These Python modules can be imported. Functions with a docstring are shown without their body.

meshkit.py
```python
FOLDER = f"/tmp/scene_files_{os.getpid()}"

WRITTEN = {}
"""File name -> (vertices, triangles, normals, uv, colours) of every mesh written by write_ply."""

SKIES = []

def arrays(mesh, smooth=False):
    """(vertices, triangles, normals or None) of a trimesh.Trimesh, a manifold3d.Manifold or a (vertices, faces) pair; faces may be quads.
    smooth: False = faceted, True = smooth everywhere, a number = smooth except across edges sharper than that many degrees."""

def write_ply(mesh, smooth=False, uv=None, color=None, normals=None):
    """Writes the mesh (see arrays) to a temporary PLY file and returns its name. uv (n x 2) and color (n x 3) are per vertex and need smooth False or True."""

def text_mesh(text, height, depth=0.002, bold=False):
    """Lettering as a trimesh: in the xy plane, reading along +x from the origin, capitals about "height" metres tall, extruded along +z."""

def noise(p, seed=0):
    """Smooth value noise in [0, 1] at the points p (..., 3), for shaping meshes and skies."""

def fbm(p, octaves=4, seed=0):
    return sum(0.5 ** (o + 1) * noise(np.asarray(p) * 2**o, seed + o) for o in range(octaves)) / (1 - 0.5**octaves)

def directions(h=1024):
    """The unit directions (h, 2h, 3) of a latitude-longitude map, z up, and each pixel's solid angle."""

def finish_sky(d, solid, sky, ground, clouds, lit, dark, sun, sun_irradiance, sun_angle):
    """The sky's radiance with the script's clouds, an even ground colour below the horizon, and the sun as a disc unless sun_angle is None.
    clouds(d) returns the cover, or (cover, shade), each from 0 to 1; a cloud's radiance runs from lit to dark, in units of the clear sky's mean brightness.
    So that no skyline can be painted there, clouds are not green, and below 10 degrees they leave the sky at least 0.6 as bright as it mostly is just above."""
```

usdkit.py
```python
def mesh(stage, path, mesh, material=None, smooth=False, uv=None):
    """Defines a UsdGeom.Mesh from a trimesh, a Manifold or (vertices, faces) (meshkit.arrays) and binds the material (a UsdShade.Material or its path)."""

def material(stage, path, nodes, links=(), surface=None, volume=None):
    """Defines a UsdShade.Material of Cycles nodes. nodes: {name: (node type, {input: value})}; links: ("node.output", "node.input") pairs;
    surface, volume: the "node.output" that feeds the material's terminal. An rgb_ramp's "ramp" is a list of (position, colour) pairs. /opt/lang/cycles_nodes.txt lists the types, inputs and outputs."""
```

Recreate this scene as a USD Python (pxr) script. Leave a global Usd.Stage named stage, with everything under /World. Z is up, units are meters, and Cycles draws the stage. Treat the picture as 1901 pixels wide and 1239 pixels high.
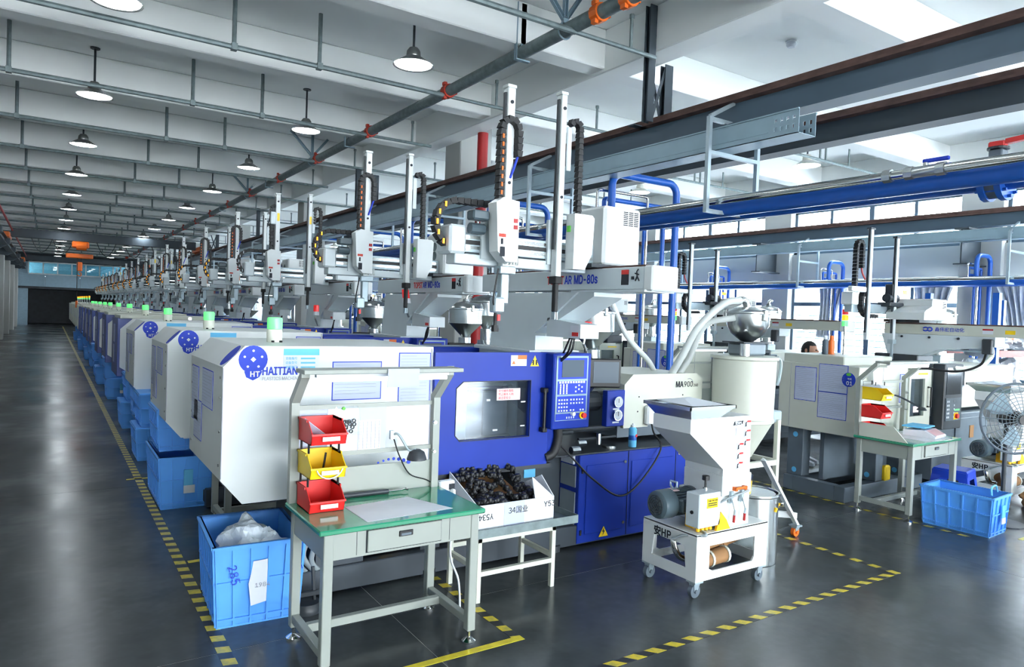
import math, random, glob
import numpy as np, trimesh, shapely
from shapely.geometry import Polygon
from shapely import affinity
import usdkit
from pxr import Usd, UsdGeom, UsdLux, UsdShade, Gf, Sdf

stage = Usd.Stage.CreateInMemory()
UsdGeom.SetStageUpAxis(stage, 'Z')
UsdGeom.SetStageMetersPerUnit(stage, 1.0)
W_ = UsdGeom.Xform.Define(stage, '/World')

# ------------------------------------------------ camera, sky, exposure
cam = UsdGeom.Camera.Define(stage, '/World/camera')
cam.CreateHorizontalApertureAttr(36.0)
cam.CreateFocalLengthAttr(36.0 * 1300 / 1901)
cam.CreateExposureAttr(1.8)
R_ = (0.83339353, -0.55146478, 0.03663087)
U_ = (-0.01592053, 0.04229712, 0.99897822)
F_ = (0.55245068, 0.83312517, -0.02647054)
cam.AddTransformOp().Set(Gf.Matrix4d(*R_, 0, *U_, 0, -F_[0], -F_[1], -F_[2], 0, 0, 0, 1.85, 1))

dome = UsdLux.DomeLight.Define(stage, '/World/sky')
dome.CreateIntensityAttr(2.0)
dome.CreateColorAttr(Gf.Vec3f(0.88, 0.95, 1.0))

# ------------------------------------------------ helpers
def s(r, g, b):
    f = lambda c: (c / 12.92 if c <= .04045 else ((c + .055) / 1.055) ** 2.4)
    return tuple(f(c / 255.0) for c in (r, g, b))

M = {}
def mat(name, col, rough=.5, metal=0., var=0., scale=6., spec=.5, emit=0., ecol=None, coat=0., bump=0., bscale=60.):
    n = {'p': ('principled_bsdf', {'base_color': col, 'roughness': rough, 'metallic': metal, 'specular_ior_level': spec, 'coat_weight': coat})}
    l = []
    if emit:
        n['p'][1].update(emission_color=ecol or col, emission_strength=emit)
    if var:
        n['c'] = ('texture_coordinate', {})
        n['n'] = ('noise_texture', {'scale': scale, 'detail': 4.})
        n['r'] = ('rgb_ramp', {'ramp': [(.3, tuple(c * (1 - var) for c in col)), (.7, tuple(min(1, c * (1 + var)) for c in col))]})
        l += [('c.object', 'n.vector'), ('n.fac', 'r.fac'), ('r.color', 'p.base_color')]
    if bump:
        n['c'] = ('texture_coordinate', {})
        n['bn'] = ('noise_texture', {'scale': bscale, 'detail': 3.})
        n['b'] = ('bump', {'strength': bump, 'distance': .01})
        l += [('c.object', 'bn.vector'), ('bn.fac', 'b.height'), ('b.normal', 'p.normal')]
    M[name] = usdkit.material(stage, '/World/Looks/' + name, n, l, surface='p.BSDF')
    return M[name]

def glassy(name, tint, fac_rough=.02, mixf=None):
    n = {'t': ('transparent_bsdf', {'color': tint}), 'g': ('glossy_bsdf', {'color': (.9, .95, 1), 'roughness': fac_rough}), 'f': ('fresnel', {'IOR': 1.45}), 'm': ('mix_closure', {})}
    l = [('t.BSDF', 'm.closure1'), ('g.BSDF', 'm.closure2')]
    if mixf is None:
        l.append(('f.fac', 'm.fac'))
    else:
        n['m'][1]['fac'] = mixf
    M[name] = usdkit.material(stage, '/World/Looks/' + name, n, l, surface='m.closure')

class MB:
    def __init__(self):
        self.v, self.f, self.n = [], [], 0
    def add(self, v, f):
        v = np.asarray(v, float); f = np.asarray(f, int)
        self.v.append(v); self.f.append(f + self.n); self.n += len(v)
        return self
    def box(self, x0, x1, y0, y1, z0, z1, c=0.):
        x0, x1 = min(x0, x1), max(x0, x1); y0, y1 = min(y0, y1), max(y0, y1); z0, z1 = min(z0, z1), max(z0, z1)
        if c <= 0:
            v = [(x, y, z) for x in (x0, x1) for y in (y0, y1) for z in (z0, z1)]
            f = [(0, 1, 3), (0, 3, 2), (4, 6, 7), (4, 7, 5), (0, 4, 5), (0, 5, 1), (2, 3, 7), (2, 7, 6), (0, 2, 6), (0, 6, 4), (1, 5, 7), (1, 7, 3)]
            return self.add(v, f)
        c = min(c, (x1 - x0) * .45, (y1 - y0) * .45, (z1 - z0) * .45)
        pts = []
        for x, sx in ((x0, 1), (x1, -1)):
            for y, sy in ((y0, 1), (y1, -1)):
                for z, sz in ((z0, 1), (z1, -1)):
                    pts += [(x, y + sy * c, z + sz * c), (x + sx * c, y, z + sz * c), (x + sx * c, y + sy * c, z)]
        h = trimesh.convex.convex_hull(np.array(pts))
        return self.add(h.vertices, h.faces)
    def hull(self, pts):
        h = trimesh.convex.convex_hull(np.array(pts, float))
        return self.add(h.vertices, h.faces)
    def cyl(self, p0, p1, r, r2=None, n=12):
        p0, p1 = np.array(p0, float), np.array(p1, float); r2 = r if r2 is None else r2
        d = p1 - p0; d /= max(np.linalg.norm(d), 1e-9)
        a = np.cross(d, (0, 0, 1) if abs(d[2]) < .9 else (1, 0, 0)); a /= np.linalg.norm(a); b = np.cross(d, a)
        t = np.arange(n) * 2 * np.pi / n
        ring = np.outer(np.cos(t), a) + np.outer(np.sin(t), b)
        v = np.vstack([p0 + ring * r, p1 + ring * r2, [p0], [p1]])
        f = []
        for i in range(n):
            j = (i + 1) % n
            f += [(i, n + i, j), (j, n + i, n + j), (2 * n, i, j), (2 * n + 1, n + j, n + i)]
        return self.add(v, f)
    def tube(self, pts, r, n=8):
        P = np.array(pts, float); k = len(P)
        rr = np.broadcast_to(np.asarray(r, float), (k,))
        T = np.gradient(P, axis=0); T /= np.maximum(np.linalg.norm(T, axis=1, keepdims=True), 1e-9)
        a = np.cross(T[0], (0, 0, 1) if abs(T[0][2]) < .9 else (1, 0, 0)); a /= np.linalg.norm(a)
        t = np.arange(n) * 2 * np.pi / n; V = []
        for i in range(k):
            a = a - T[i] * (a @ T[i]); a /= np.linalg.norm(a); b = np.cross(T[i], a)
            V.append(P[i] + rr[i] * (np.outer(np.cos(t), a) + np.outer(np.sin(t), b)))
        V = np.vstack(V + [P[:1], P[-1:]]); f = []
        for i in range(k - 1):
            for j in range(n):
                q = (j + 1) % n
                f += [(i * n + j, i * n + q, (i + 1) * n + j), (i * n + q, (i + 1) * n + q, (i + 1) * n + j)]
        for j in range(n):
            q = (j + 1) % n
            f += [(k * n, q, j), (k * n + 1, (k - 1) * n + j, (k - 1) * n + q)]
        return self.add(V, f)
    def prism(self, poly, axis, a0, a1):
        g = poly if isinstance(poly, Polygon) else Polygon(poly)
        m = trimesh.creation.extrude_polygon(shapely.geometry.polygon.orient(g), abs(a1 - a0), engine='earcut')
        v, lo = m.vertices, min(a0, a1)
        f = m.faces
        if axis == 'z': v = v + (0, 0, lo)
        elif axis == 'y': v = np.c_[v[:, 0], v[:, 2] + lo, v[:, 1]]; f = f[:, ::-1]
        else: v = np.c_[v[:, 2] + lo, v[:, 0], v[:, 1]]
        return self.add(v, f)
    def lathe(self, prof, c=(0, 0, 0), n=20, axis='z'):
        p = np.array(prof, float); k = len(p); t = np.arange(n) * 2 * np.pi / n
        V = np.vstack([np.c_[r * np.cos(t), r * np.sin(t), np.full(n, z)] for r, z in p]); f = []
        for i in range(k - 1):
            for j in range(n):
                q = (j + 1) % n
                f += [(i * n + j, i * n + q, (i + 1) * n + j), (i * n + q, (i + 1) * n + q, (i + 1) * n + j)]
        if axis == 'x': V = V[:, [2, 0, 1]]
        if axis == 'y': V = V[:, [1, 2, 0]]
        return self.add(V + np.array(c, float), f)
    def xf(self, fn):
        self.v = [fn(v) for v in self.v]; return self
    def get(self):
        return np.vstack(self.v), np.vstack(self.f)

def arc(c, r, a0, a1, n, u=(1, 0, 0), w=(0, 0, 1)):
    c, u, w = np.array(c, float), np.array(u, float), np.array(w, float)
    return [tuple(c + r * (math.cos(t) * u + math.sin(t) * w)) for t in np.radians(np.linspace(a0, a1, n))]
def smoothpath(pts, n=6):
    P = np.array(pts, float); P = np.vstack([2 * P[0] - P[1], P, 2 * P[-1] - P[-2]]); out = []
    for i in range(1, len(P) - 2):
        for t in np.linspace(0, 1, n, endpoint=False):
            a, b, c, d = P[i - 1:i + 3]
            out.append(.5 * (2 * b + (c - a) * t + (2 * a - 5 * b + 4 * c - d) * t * t + (3 * b - a - 3 * c + d) * t ** 3))
    return np.array(out + [P[-2]])
def dot(c, r, n, f): pass

used = {}
def numbered(path):
    k = used.get(path, -1) + 1; used[path] = k
    return path if k == 0 else '%s_%03d' % (path, k)
def info(p, label=None, cat=None, group=None, kind=None):
    for k, v in (('label', label), ('category', cat), ('group', group), ('kind', kind)):
        if v: p.SetCustomDataByKey(k, v)
GROUPS = {'high_bay_lamp': 'high bay lamps under the ceiling', 'sprinkler_pipe': 'sprinkler cross pipes', 'takeout_robot': 'take-out robots over the machines', 'workbench': 'green-topped workbenches',
    'blue_crate': 'blue plastic crates', 'hopper_loader': 'stainless hopper loaders', 'pipe_bracket': 'pipe run brackets', 'concrete_column': 'white concrete columns', 'crane_hanger': 'crane beam hangers',
    'crane_corbel': 'crane beam corbels', 'crane_runway_beam': 'crane runway beams', 'injection_molding_machine': 'injection moulding machines', 'water_drop_pipe': 'blue water drop pipes', 'air_drop_pipe': 'steel air drop pipes',
    'granulator': 'granulators', 'parts_bin': 'stacked parts bins', 'curtain': 'window curtains', 'spray_can': 'spray cans', 'material_bag': 'material bags on the rack', 'bridge_crane': 'bridge cranes', 'cable_tray': 'cable trays',
    'steel_pipe': 'steel air pipes', 'water_pipe': 'blue water mains', 'hazard_tape': 'striped floor tapes', 'yellow_tape': 'yellow floor tapes', 'rotating_warning_lamp': 'red and white warning lamps', 'suction_hose': 'pale suction hoses', 'fire_riser': 'red fire pipes', 'plastic_bag': 'plastic bags in the near crate', 'pipe_brace': 'sprinkler main braces'}
def thing(name, label, cat, loc=(0, 0, 0), rz=0., group=None, kind=None):
    x = UsdGeom.Xform.Define(stage, numbered('/World/' + name))
    x.AddTranslateOp().Set(Gf.Vec3d(*map(float, loc)))
    if rz: x.AddRotateZOp().Set(float(rz))
    info(x.GetPrim(), label, cat, group or (GROUPS.get(name) if not kind else None), kind)
    return x.GetPrim()
def part(parent, name, mb, m, label=None, smooth=False, kind=None):
    path = numbered(str(parent.GetPath()) + '/' + name)
    v, f = mb.get()
    g = usdkit.mesh(stage, path, (v, f), M[m], smooth=smooth)
    info(g.GetPrim(), label, kind=kind)
    return g.GetPrim()
def solo(name, label, cat, mb, m, loc=None, group=None, kind=None, smooth=False):
    path = numbered('/World/' + name)
    g = usdkit.mesh(stage, path, mb.get(), M[m], smooth=smooth)
    if loc: g.AddTranslateOp().Set(Gf.Vec3d(*map(float, loc)))
    info(g.GetPrim(), label, cat, group or (GROUPS.get(name) if not kind else None), kind)
    return g.GetPrim()
def dup(root, label, loc, rz=0., group=None, name=None, cat=None):
    was = root.GetCustomData()
    base = name or str(root.GetName()).rstrip('0123456789').rstrip('_')
    r = thing(base, label, cat or was['category'], loc, rz, group or was.get('group'))
    r.GetReferences().AddInternalReference(root.GetPath()); r.SetInstanceable(True)
    return r
ORD = ['first', 'second', 'third', 'fourth', 'fifth', 'sixth', 'seventh', 'eighth', 'ninth', 'tenth', 'eleventh', 'twelfth', 'thirteenth', 'fourteenth', 'fifteenth', 'sixteenth', 'seventeenth', 'eighteenth', 'nineteenth', 'twentieth', 'twenty-first', 'twenty-second', 'twenty-third', 'twenty-fourth']

_glyph = {}
def text(t, h, bold=False, depth=.0012, cjk=False):
    """Lettering in the xy plane along +x from the origin as (vertices, faces); cap height h."""
    key = (t, bold, cjk)
    if key not in _glyph:
        from PIL import Image, ImageDraw, ImageFont
        path = glob.glob('/opt/blender-*/*/datafiles/fonts/' + ('Noto*CJK*.woff2' if cjk else 'Inter.woff2'))[0]
        font = ImageFont.truetype(path, 64)
        st = 2 * bold
        x0, y0, x1, y1 = font.getbbox(t, anchor='ls', stroke_width=st)
        im = Image.new('L', (x1 - x0 + 8, y1 - y0 + 8))
        ImageDraw.Draw(im).text((4 - x0, 4 - y0), t, 255, font, anchor='ls', stroke_width=st)
        on = np.pad(np.asarray(im) > 127, ((0, 0), (1, 1))).astype(np.int8)
        rows, a = np.nonzero(np.diff(on, axis=1) == 1); b = np.nonzero(np.diff(on, axis=1) == -1)[1]
        g = shapely.union_all(shapely.box(a, -rows - 1, b, -rows)).buffer(.6).buffer(-.6).simplify(.8)
        _glyph[key] = affinity.translate(g, 0, 4 - y0)
    k = h / 46.0
    g = affinity.scale(_glyph[key], k, k, origin=(0, 0))
    ms = [trimesh.creation.extrude_polygon(q, depth, engine='earcut') for q in getattr(g, 'geoms', [g])]
    m = trimesh.util.concatenate(ms)
    return m.vertices, m.faces
def put(mb, vf, o, face='-y', mirror=False, rot=0.):
    """Places xy-plane lettering on a vertical face: '-y' reads along +x, '-x' reads along -y."""
    v, f = vf; v = np.array(v)
    if rot:
        c, q = math.cos(rot), math.sin(rot); v = np.c_[c * v[:, 0] - q * v[:, 1], q * v[:, 0] + c * v[:, 1], v[:, 2]]
    if face == '-y': w = np.c_[v[:, 0], -v[:, 2], v[:, 1]]
    elif face == '-x': w = np.c_[-v[:, 2], -v[:, 0], v[:, 1]]
    else: w = v
    return mb.add(w + np.array(o, float), f)
def flow(mb, runs, o, face='-y', sx=1., gap=.2):
    """several runs (text, height, bold, cjk) one after the other"""
    x = 0.
    for (t, h, bold, cjk) in runs:
        v, f = text(t, h, bold, cjk=cjk); v = np.array(v); v[:, 0] = (v[:, 0] - v[:, 0].min()) * sx + x; x = v[:, 0].max() + gap * h
        put(mb, (v, f), o, face)
    return x
def disc(mb, c, r, face='-y', n=24, d=.002, sx=1., sz=1.):
    t = np.arange(n) * 2 * np.pi / n
    p = [(r * sx * math.cos(a), r * sz * math.sin(a)) for a in t]
    g = trimesh.creation.extrude_polygon(Polygon(p), d, engine='earcut')
    return put(mb, (g.vertices, g.faces), c, face)

# ------------------------------------------------ materials
mat('white_paint', s(214, 219, 219), .38, var=.03, scale=3.)
mat('cool_white', s(200, 210, 214), .35, var=.03, scale=4.)
mat('cream_paint', s(200, 203, 190), .42, var=.03, scale=4.)
mat('bench_paint', s(150, 156, 149), .42, var=.03, scale=4.)
mat('blue_paint', s(18, 50, 152), .42, var=.1, scale=2., spec=.3)
mat('navy_paint', s(24, 58, 140), .35, var=.05)
mat('dark_metal', s(46, 52, 58), .45, var=.2, scale=5.)
mat('black', s(20, 22, 25), .5)
mat('black_rubber', s(30, 31, 33), .6)
mat('grey_paint', s(92, 104, 114), .45, var=.08)
mat('base_grey', s(60, 68, 76), .5, var=.12, scale=4.)
mat('grey_paint2', s(126, 138, 146), .45, var=.08)
mat('steel', s(190, 195, 195), .24, 1., var=.02, scale=3.)
mat('chrome', s(220, 222, 220), .12, 1.)
mat('zinc', s(168, 184, 192), .42, .5, var=.06, scale=12.)
mat('tray_zinc', s(142, 166, 178), .45, .2, var=.05)
mat('galvanised', s(120, 134, 136), .5, .35, var=.18, scale=14.)
mat('beam_grey', s(78, 98, 114), .5, var=.08, scale=1.5)
mat('beam_dark', s(62, 72, 80), .55, var=.1, scale=1.5)
mat('rail_rust', s(96, 72, 66), .8, var=.3, scale=7.)
mat('ceiling_paint', s(238, 241, 240), .85, var=.03, scale=.7)
mat('wall_paint', s(178, 180, 177), .85, var=.03, scale=.7)
mat('far_panel', s(150, 175, 190), .6, var=.05)
mat('bin_blue', s(92, 168, 250), .42, var=.06, scale=3., spec=.4)
mat('stool_blue', s(24, 64, 190), .35)
mat('pipe_blue', s(26, 88, 178), .35, var=.05)
mat('red', s(220, 40, 38), .4)
mat('red_dark', s(170, 34, 36), .45)
mat('orange', s(236, 110, 30), .45)
mat('coupling_red', s(188, 52, 28), .5, var=.1)
mat('yellow', s(244, 206, 20), .4)
mat('amber', s(250, 150, 20), .4, emit=.6)
mat('paper', s(212, 217, 224), .8, var=.015, scale=20.)
mat('paper_lilac', s(186, 194, 216), .8)
mat('ink', s(40, 44, 52), .8)
mat('ink_grey', s(150, 156, 170), .8)
mat('ink_blue', s(26, 60, 190), .6)
mat('sky_blue', s(96, 186, 232), .6)
mat('green', s(90, 190, 60), .5)
mat('green_top', s(44, 138, 104), .12, var=.06, spec=.6, coat=.4)
mat('beacon_base', s(226, 228, 214), .5)
mat('beacon_green', s(130, 240, 150), .3, emit=.2, ecol=s(90, 245, 120))
mat('beacon_red', s(215, 40, 40), .3, emit=.15)
mat('tube_light', (1, 1, 1), .4, emit=1.5, ecol=(.92, .97, 1))
mat('lamp_shade', s(150, 152, 150), .3, .9)
mat('lamp_shade_white', s(205, 205, 195), .4)
mat('lamp_glow', (1, 1, 1), .4, emit=13., ecol=(.86, .94, 1))
mat('screen', s(70, 84, 96), .4, spec=.3)
mat('screen_dark', s(44, 54, 64), .1, spec=.8)
mat('wall_brown', s(150, 110, 70), .8, var=.1)
mat('motor_grey', s(74, 90, 98), .35, var=.1)
mat('hose', s(196, 202, 200), .4)
mat('hose_grey', s(150, 160, 164), .45)
mat('plastic_bag', s(226, 236, 244), .25, bump=.6, bscale=40.)
mat('foil_bag', s(176, 182, 190), .3, .5, bump=.5, bscale=20.)
mat('curtain', s(206, 212, 218), .5, var=.15, scale=9.)
mat('skin', s(190, 140, 115), .6)
mat('hair', s(28, 24, 24), .6)
mat('cloth_dark', s(40, 46, 60), .8)
mat('gland_yellow', s(246, 190, 30), .4)
mat('pink_decal', s(250, 214, 216), .6)
mat('outside', s(235, 238, 240), .9)
glassy('pane', (.93, .97, 1.0), .02, .06)
glassy('smoked', (.72, .76, .80), .04, .10)
glassy('clear_plastic', (.9, .93, .96), .08, .12)
glassy('office_glass', (.55, .75, .75), .02, .15)
def floor_mat():
    n = {'g': ('geometry', {}), 'n1': ('noise_texture', {'scale': .55, 'detail': 5., 'roughness': .6}), 'n2': ('noise_texture', {'scale': 9., 'detail': 6., 'roughness': .65}),
         'mx': ('mix_float', {'fac': .35}), 'r': ('rgb_ramp', {'ramp': [(.3, s(48, 53, 55)), (.5, s(62, 67, 69)), (.72, s(84, 89, 90))]}),
         'rr': ('map_range', {'from_min': .35, 'from_max': .7, 'to_min': .17, 'to_max': .32}),
         'b': ('bump', {'strength': .05, 'distance': .004}),
         'p': ('principled_bsdf', {'specular_ior_level': .3})}
    l = [('g.position', 'n1.vector'), ('g.position', 'n2.vector'), ('n1.fac', 'mx.a'), ('n2.fac', 'mx.b'), ('mx.result', 'r.fac'), ('r.color', 'p.base_color'), ('n1.fac', 'rr.value'), ('rr.result', 'p.roughness'), ('n2.fac', 'b.height'), ('b.normal', 'p.normal')]
    M['floor'] = usdkit.material(stage, '/World/Looks/floor', n, l, surface='p.BSDF')
floor_mat()
mat('joint', s(150, 150, 145), .7)
def tape_mat(name, ax, ay, period, worn=False):
    """black and yellow stripes crossing the tape: sawtooth of ax*x+ay*y"""
    n = {'g': ('geometry', {}), 'd': ('vector_math', {'math_type': 'dot_product', 'vector2': (ax / period, ay / period, 0)}),
         'f': ('math', {'math_type': 'fraction'}), 'gt': ('math', {'math_type': 'greater_than', 'value2': .5}),
         'w': ('noise_texture', {'scale': 25., 'detail': 4.}), 'wr': ('rgb_ramp', {'ramp': [(.4, s(212, 190, 40)), (.62, s(178, 166, 66))]}),
         'm': ('mix_color', {'a': s(30, 34, 40)}), 'p': ('principled_bsdf', {'roughness': .4})}
    l = [('g.position', 'd.vector1'), ('d.value', 'f.value1'), ('f.value', 'gt.value1'), ('gt.value', 'm.fac'), ('g.position', 'w.vector'), ('w.fac', 'wr.fac'), ('wr.color', 'm.b'), ('m.result', 'p.base_color')]
    M[name] = usdkit.material(stage, '/World/Looks/' + name, n, l, surface='p.BSDF')
tape_mat('tape_aisle', .25, 1., .148)
tape_mat('tape_cross', 1., .8, .15)
mat('tape_yellow', s(214, 196, 44), .45, var=.15, scale=18.)
# ------------------------------------------------ the setting
XL, XR, YN, YF, ZC = -2.2, 14.6, -11.94, 57.0, 5.22
fl = thing('floor', 'dark grey polished concrete floor slabs with pale saw-cut joints', 'floor', kind='structure')
xs, ys = [XL, 1.77, 6.2, 10.4, XR + .3], [-12 + 3.97 * k for k in range(19)]
for i in range(4):
    for j in range(18):
        part(fl, 'slab', MB().box(xs[i] + .003, xs[i + 1] - .003, ys[j] + .003, ys[j + 1] - .003, -.12, 0), 'floor')
jb = MB()
for x in xs[1:-1]: jb.box(x - .006, x + .006, ys[0], ys[-1], -.1, -.0015)
for y in ys[1:-1]: jb.box(xs[0], xs[-1], y - .006, y + .006, -.1, -.0016)
part(fl, 'joint_filler', jb, 'joint', 'pale filler in the floor joints')

ce = thing('ceiling', 'pale painted concrete ceiling slab', 'ceiling', kind='structure')
part(ce, 'slab', MB().box(XL - .3, XR + .3, YN, YF + .3, ZC, ZC + .2), 'ceiling_paint')
for k in range(-8, 20):
    y = 8.88 + 2.53 * k
    if y < YF - .3: solo('trim_%d' % (k + 9), 'white concrete ceiling beam crossing both bays', 'ceiling beam', MB().box(XL, XR, y, y + .28, 4.76, ZC - .001, .012), 'ceiling_paint', kind='structure', group='ceiling cross beams')
for k, x in enumerate((5.37, XR - 1.0)): solo('trim_%d' % (40 + k), ('white ceiling girder above the near crane beam', 'white ceiling girder near the window wall')[k], 'ceiling girder', MB().box(x, x + .33, YN, YF, 4.72, ZC - .001, .012), 'ceiling_paint', kind='structure')

wl = thing('wall_left', 'pale left wall behind the crane columns', 'wall', kind='structure')
part(wl, 'panel', MB().box(XL - .25, XL, YN, YF + .3, 0, ZC), 'wall_paint')
wn = thing('wall_near', 'pale end wall behind the viewer with a wide open loading door', 'wall', kind='structure')
for (x0, x1, z0, z1) in ((XL - .2, -1.6, 0, ZC), (12.6, XR + .2, 0, ZC), (-1.6, 12.6, 4.3, ZC)): part(wn, 'panel', MB().box(x0, x1, YN - .2, YN, z0, z1), 'wall_paint')
# right wall with windows between pilasters
wr = thing('wall_right', 'white right wall with pilasters and two bands of windows', 'wall', kind='structure')
ycol = [6.14 + 4.4 * k for k in range(-4, 12)]
for (z0, z1) in ((0, .95), (2.80, 3.50), (4.51, ZC)):
    part(wr, 'spandrel', MB().box(XR, XR + .25, YN, YF + .3, z0, z1), 'wall_paint')
for y in ycol:
    if y < YF: part(wr, 'pilaster', MB().box(XR - .12, XR + .26, y - .36, y + .36, 0, ZC, .01), 'wall_paint')
for i in range(len(ycol) - 1):
    a, b = ycol[i] + .36, ycol[i + 1] - .36
    if a > YF - 2: break
    for (z0, z1, mul) in ((3.50, 4.51, None), (.95, 2.80, 2.36)):
        w = thing('window_%d' % (2 * i + (1 if mul is None else 2)), ('upper' if mul is None else 'lower') + ' grey-framed factory window', 'window', kind='structure')
        fr = MB()
        for (y0, y1, q0, q1) in ((a, a + .06, z0, z1), (b - .06, b, z0, z1), (a, b, z0, z0 + .06), (a, b, z1 - .06, z1)): fr.box(XR + .06, XR + .14, y0, y1, q0, q1)
        part(w, 'frame', fr, 'beam_grey')
        n = 4
        for q in range(1, n):
            yy = a + (b - a) * q / n
            part(w, 'mullion', MB().box(XR + .05, XR + .13, yy - (.05 if q == 2 else .03), yy + (.05 if q == 2 else .03), z0 + .06, z1 - .06), 'beam_grey')
        if mul: part(w, 'transom', MB().box(XR + .055, XR + .135, a + .06, b - .06, mul - .05, mul + .03), 'beam_grey')
        for q in range(n):
            part(w, 'pane', MB().box(XR + .09, XR + .096, a + (b - a) * q / n + .02, a + (b - a) * (q + 1) / n - .02, z0 + .05, z1 - .05), 'pane')
        if mul:
            for z in np.arange(1.05, 2.2, .13): part(w, 'guard_bar', MB().cyl((XR + .2, a, z), (XR + .2, b, z), .012, n=6), 'zinc')
wf = thing('wall_far', 'blue-grey panelled end wall with an office window band over a dark opening', 'wall', kind='structure')
for k in range(9):
    x0 = XL + k * 2.0
    part(wf, 'panel', MB().box(x0 + .01, min(x0 + 1.99, XR), YF, YF + .1, 2.6, 3.46, .01), 'far_panel')
part(wf, 'lintel', MB().box(XL, XR, YF - .05, YF + .12, 2.45, 2.6), 'dark_metal')
part(wf, 'header', MB().box(XL, XR, YF, YF + .1, 4.25, ZC), 'dark_metal')
part(wf, 'pier', MB().box(XL, -1.15, YF + .02, YF + .2, 0, 4.25), 'far_panel')
part(wf, 'pier', MB().box(4.6, XR, YF + .02, YF + .2, 0, 4.25), 'far_panel')
part(wf, 'back_wall', MB().box(XL - .2, 5.2, YF + 4.9, YF + 5.1, -.3, 3.4), 'dark_metal')
part(wf, 'recess_side', MB().box(XL - .1, XL, YF + .3, YF + 5, -.3, 3.4), 'dark_metal')
part(wf, 'recess_side', MB().box(4.9, 5.1, YF + .2, YF + 5, -.3, 3.4), 'dark_metal')
part(wf, 'recess_roof', MB().box(XL - .1, 5.1, YF + .11, YF + 5, 2.46, 2.6), 'dark_metal')
part(wf, 'recess_floor', MB().box(XL - .1, 5.1, YF + 2.46, YF + 5, -.2, .0), 'dark_metal')
part(wf, 'office_roof', MB().box(XL, 5.0, YF + .1, YF + 3.1, 4.25, 4.3), 'far_panel')
part(wf, 'office_floor', MB().box(XL, 5.0, YF + .1, YF + 3.1, 3.38, 3.42), 'far_panel')
part(wf, 'office_back', MB().box(XL, 5.0, YF + 3, YF + 3.1, 3.4, 4.3), 'far_panel')
w = thing('window_40', 'long office window band high in the far end wall', 'window', kind='structure')
fr = MB().box(-1.15, 4.6, YF - .03, YF + .08, 3.42, 3.5).box(-1.15, 4.6, YF - .03, YF + .08, 4.2, 4.28)
part(w, 'frame', fr, 'white_paint')
for k in range(8):
    x = -1.15 + 5.75 * k / 7
    part(w, 'mullion', MB().box(x - .04, x + .04, YF - .02, YF + .07, 3.5, 4.2), 'white_paint')
    if k < 7: part(w, 'pane', MB().box(x + .03, x + .79, YF + .02, YF + .03, 3.49, 4.21), 'office_glass')

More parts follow.
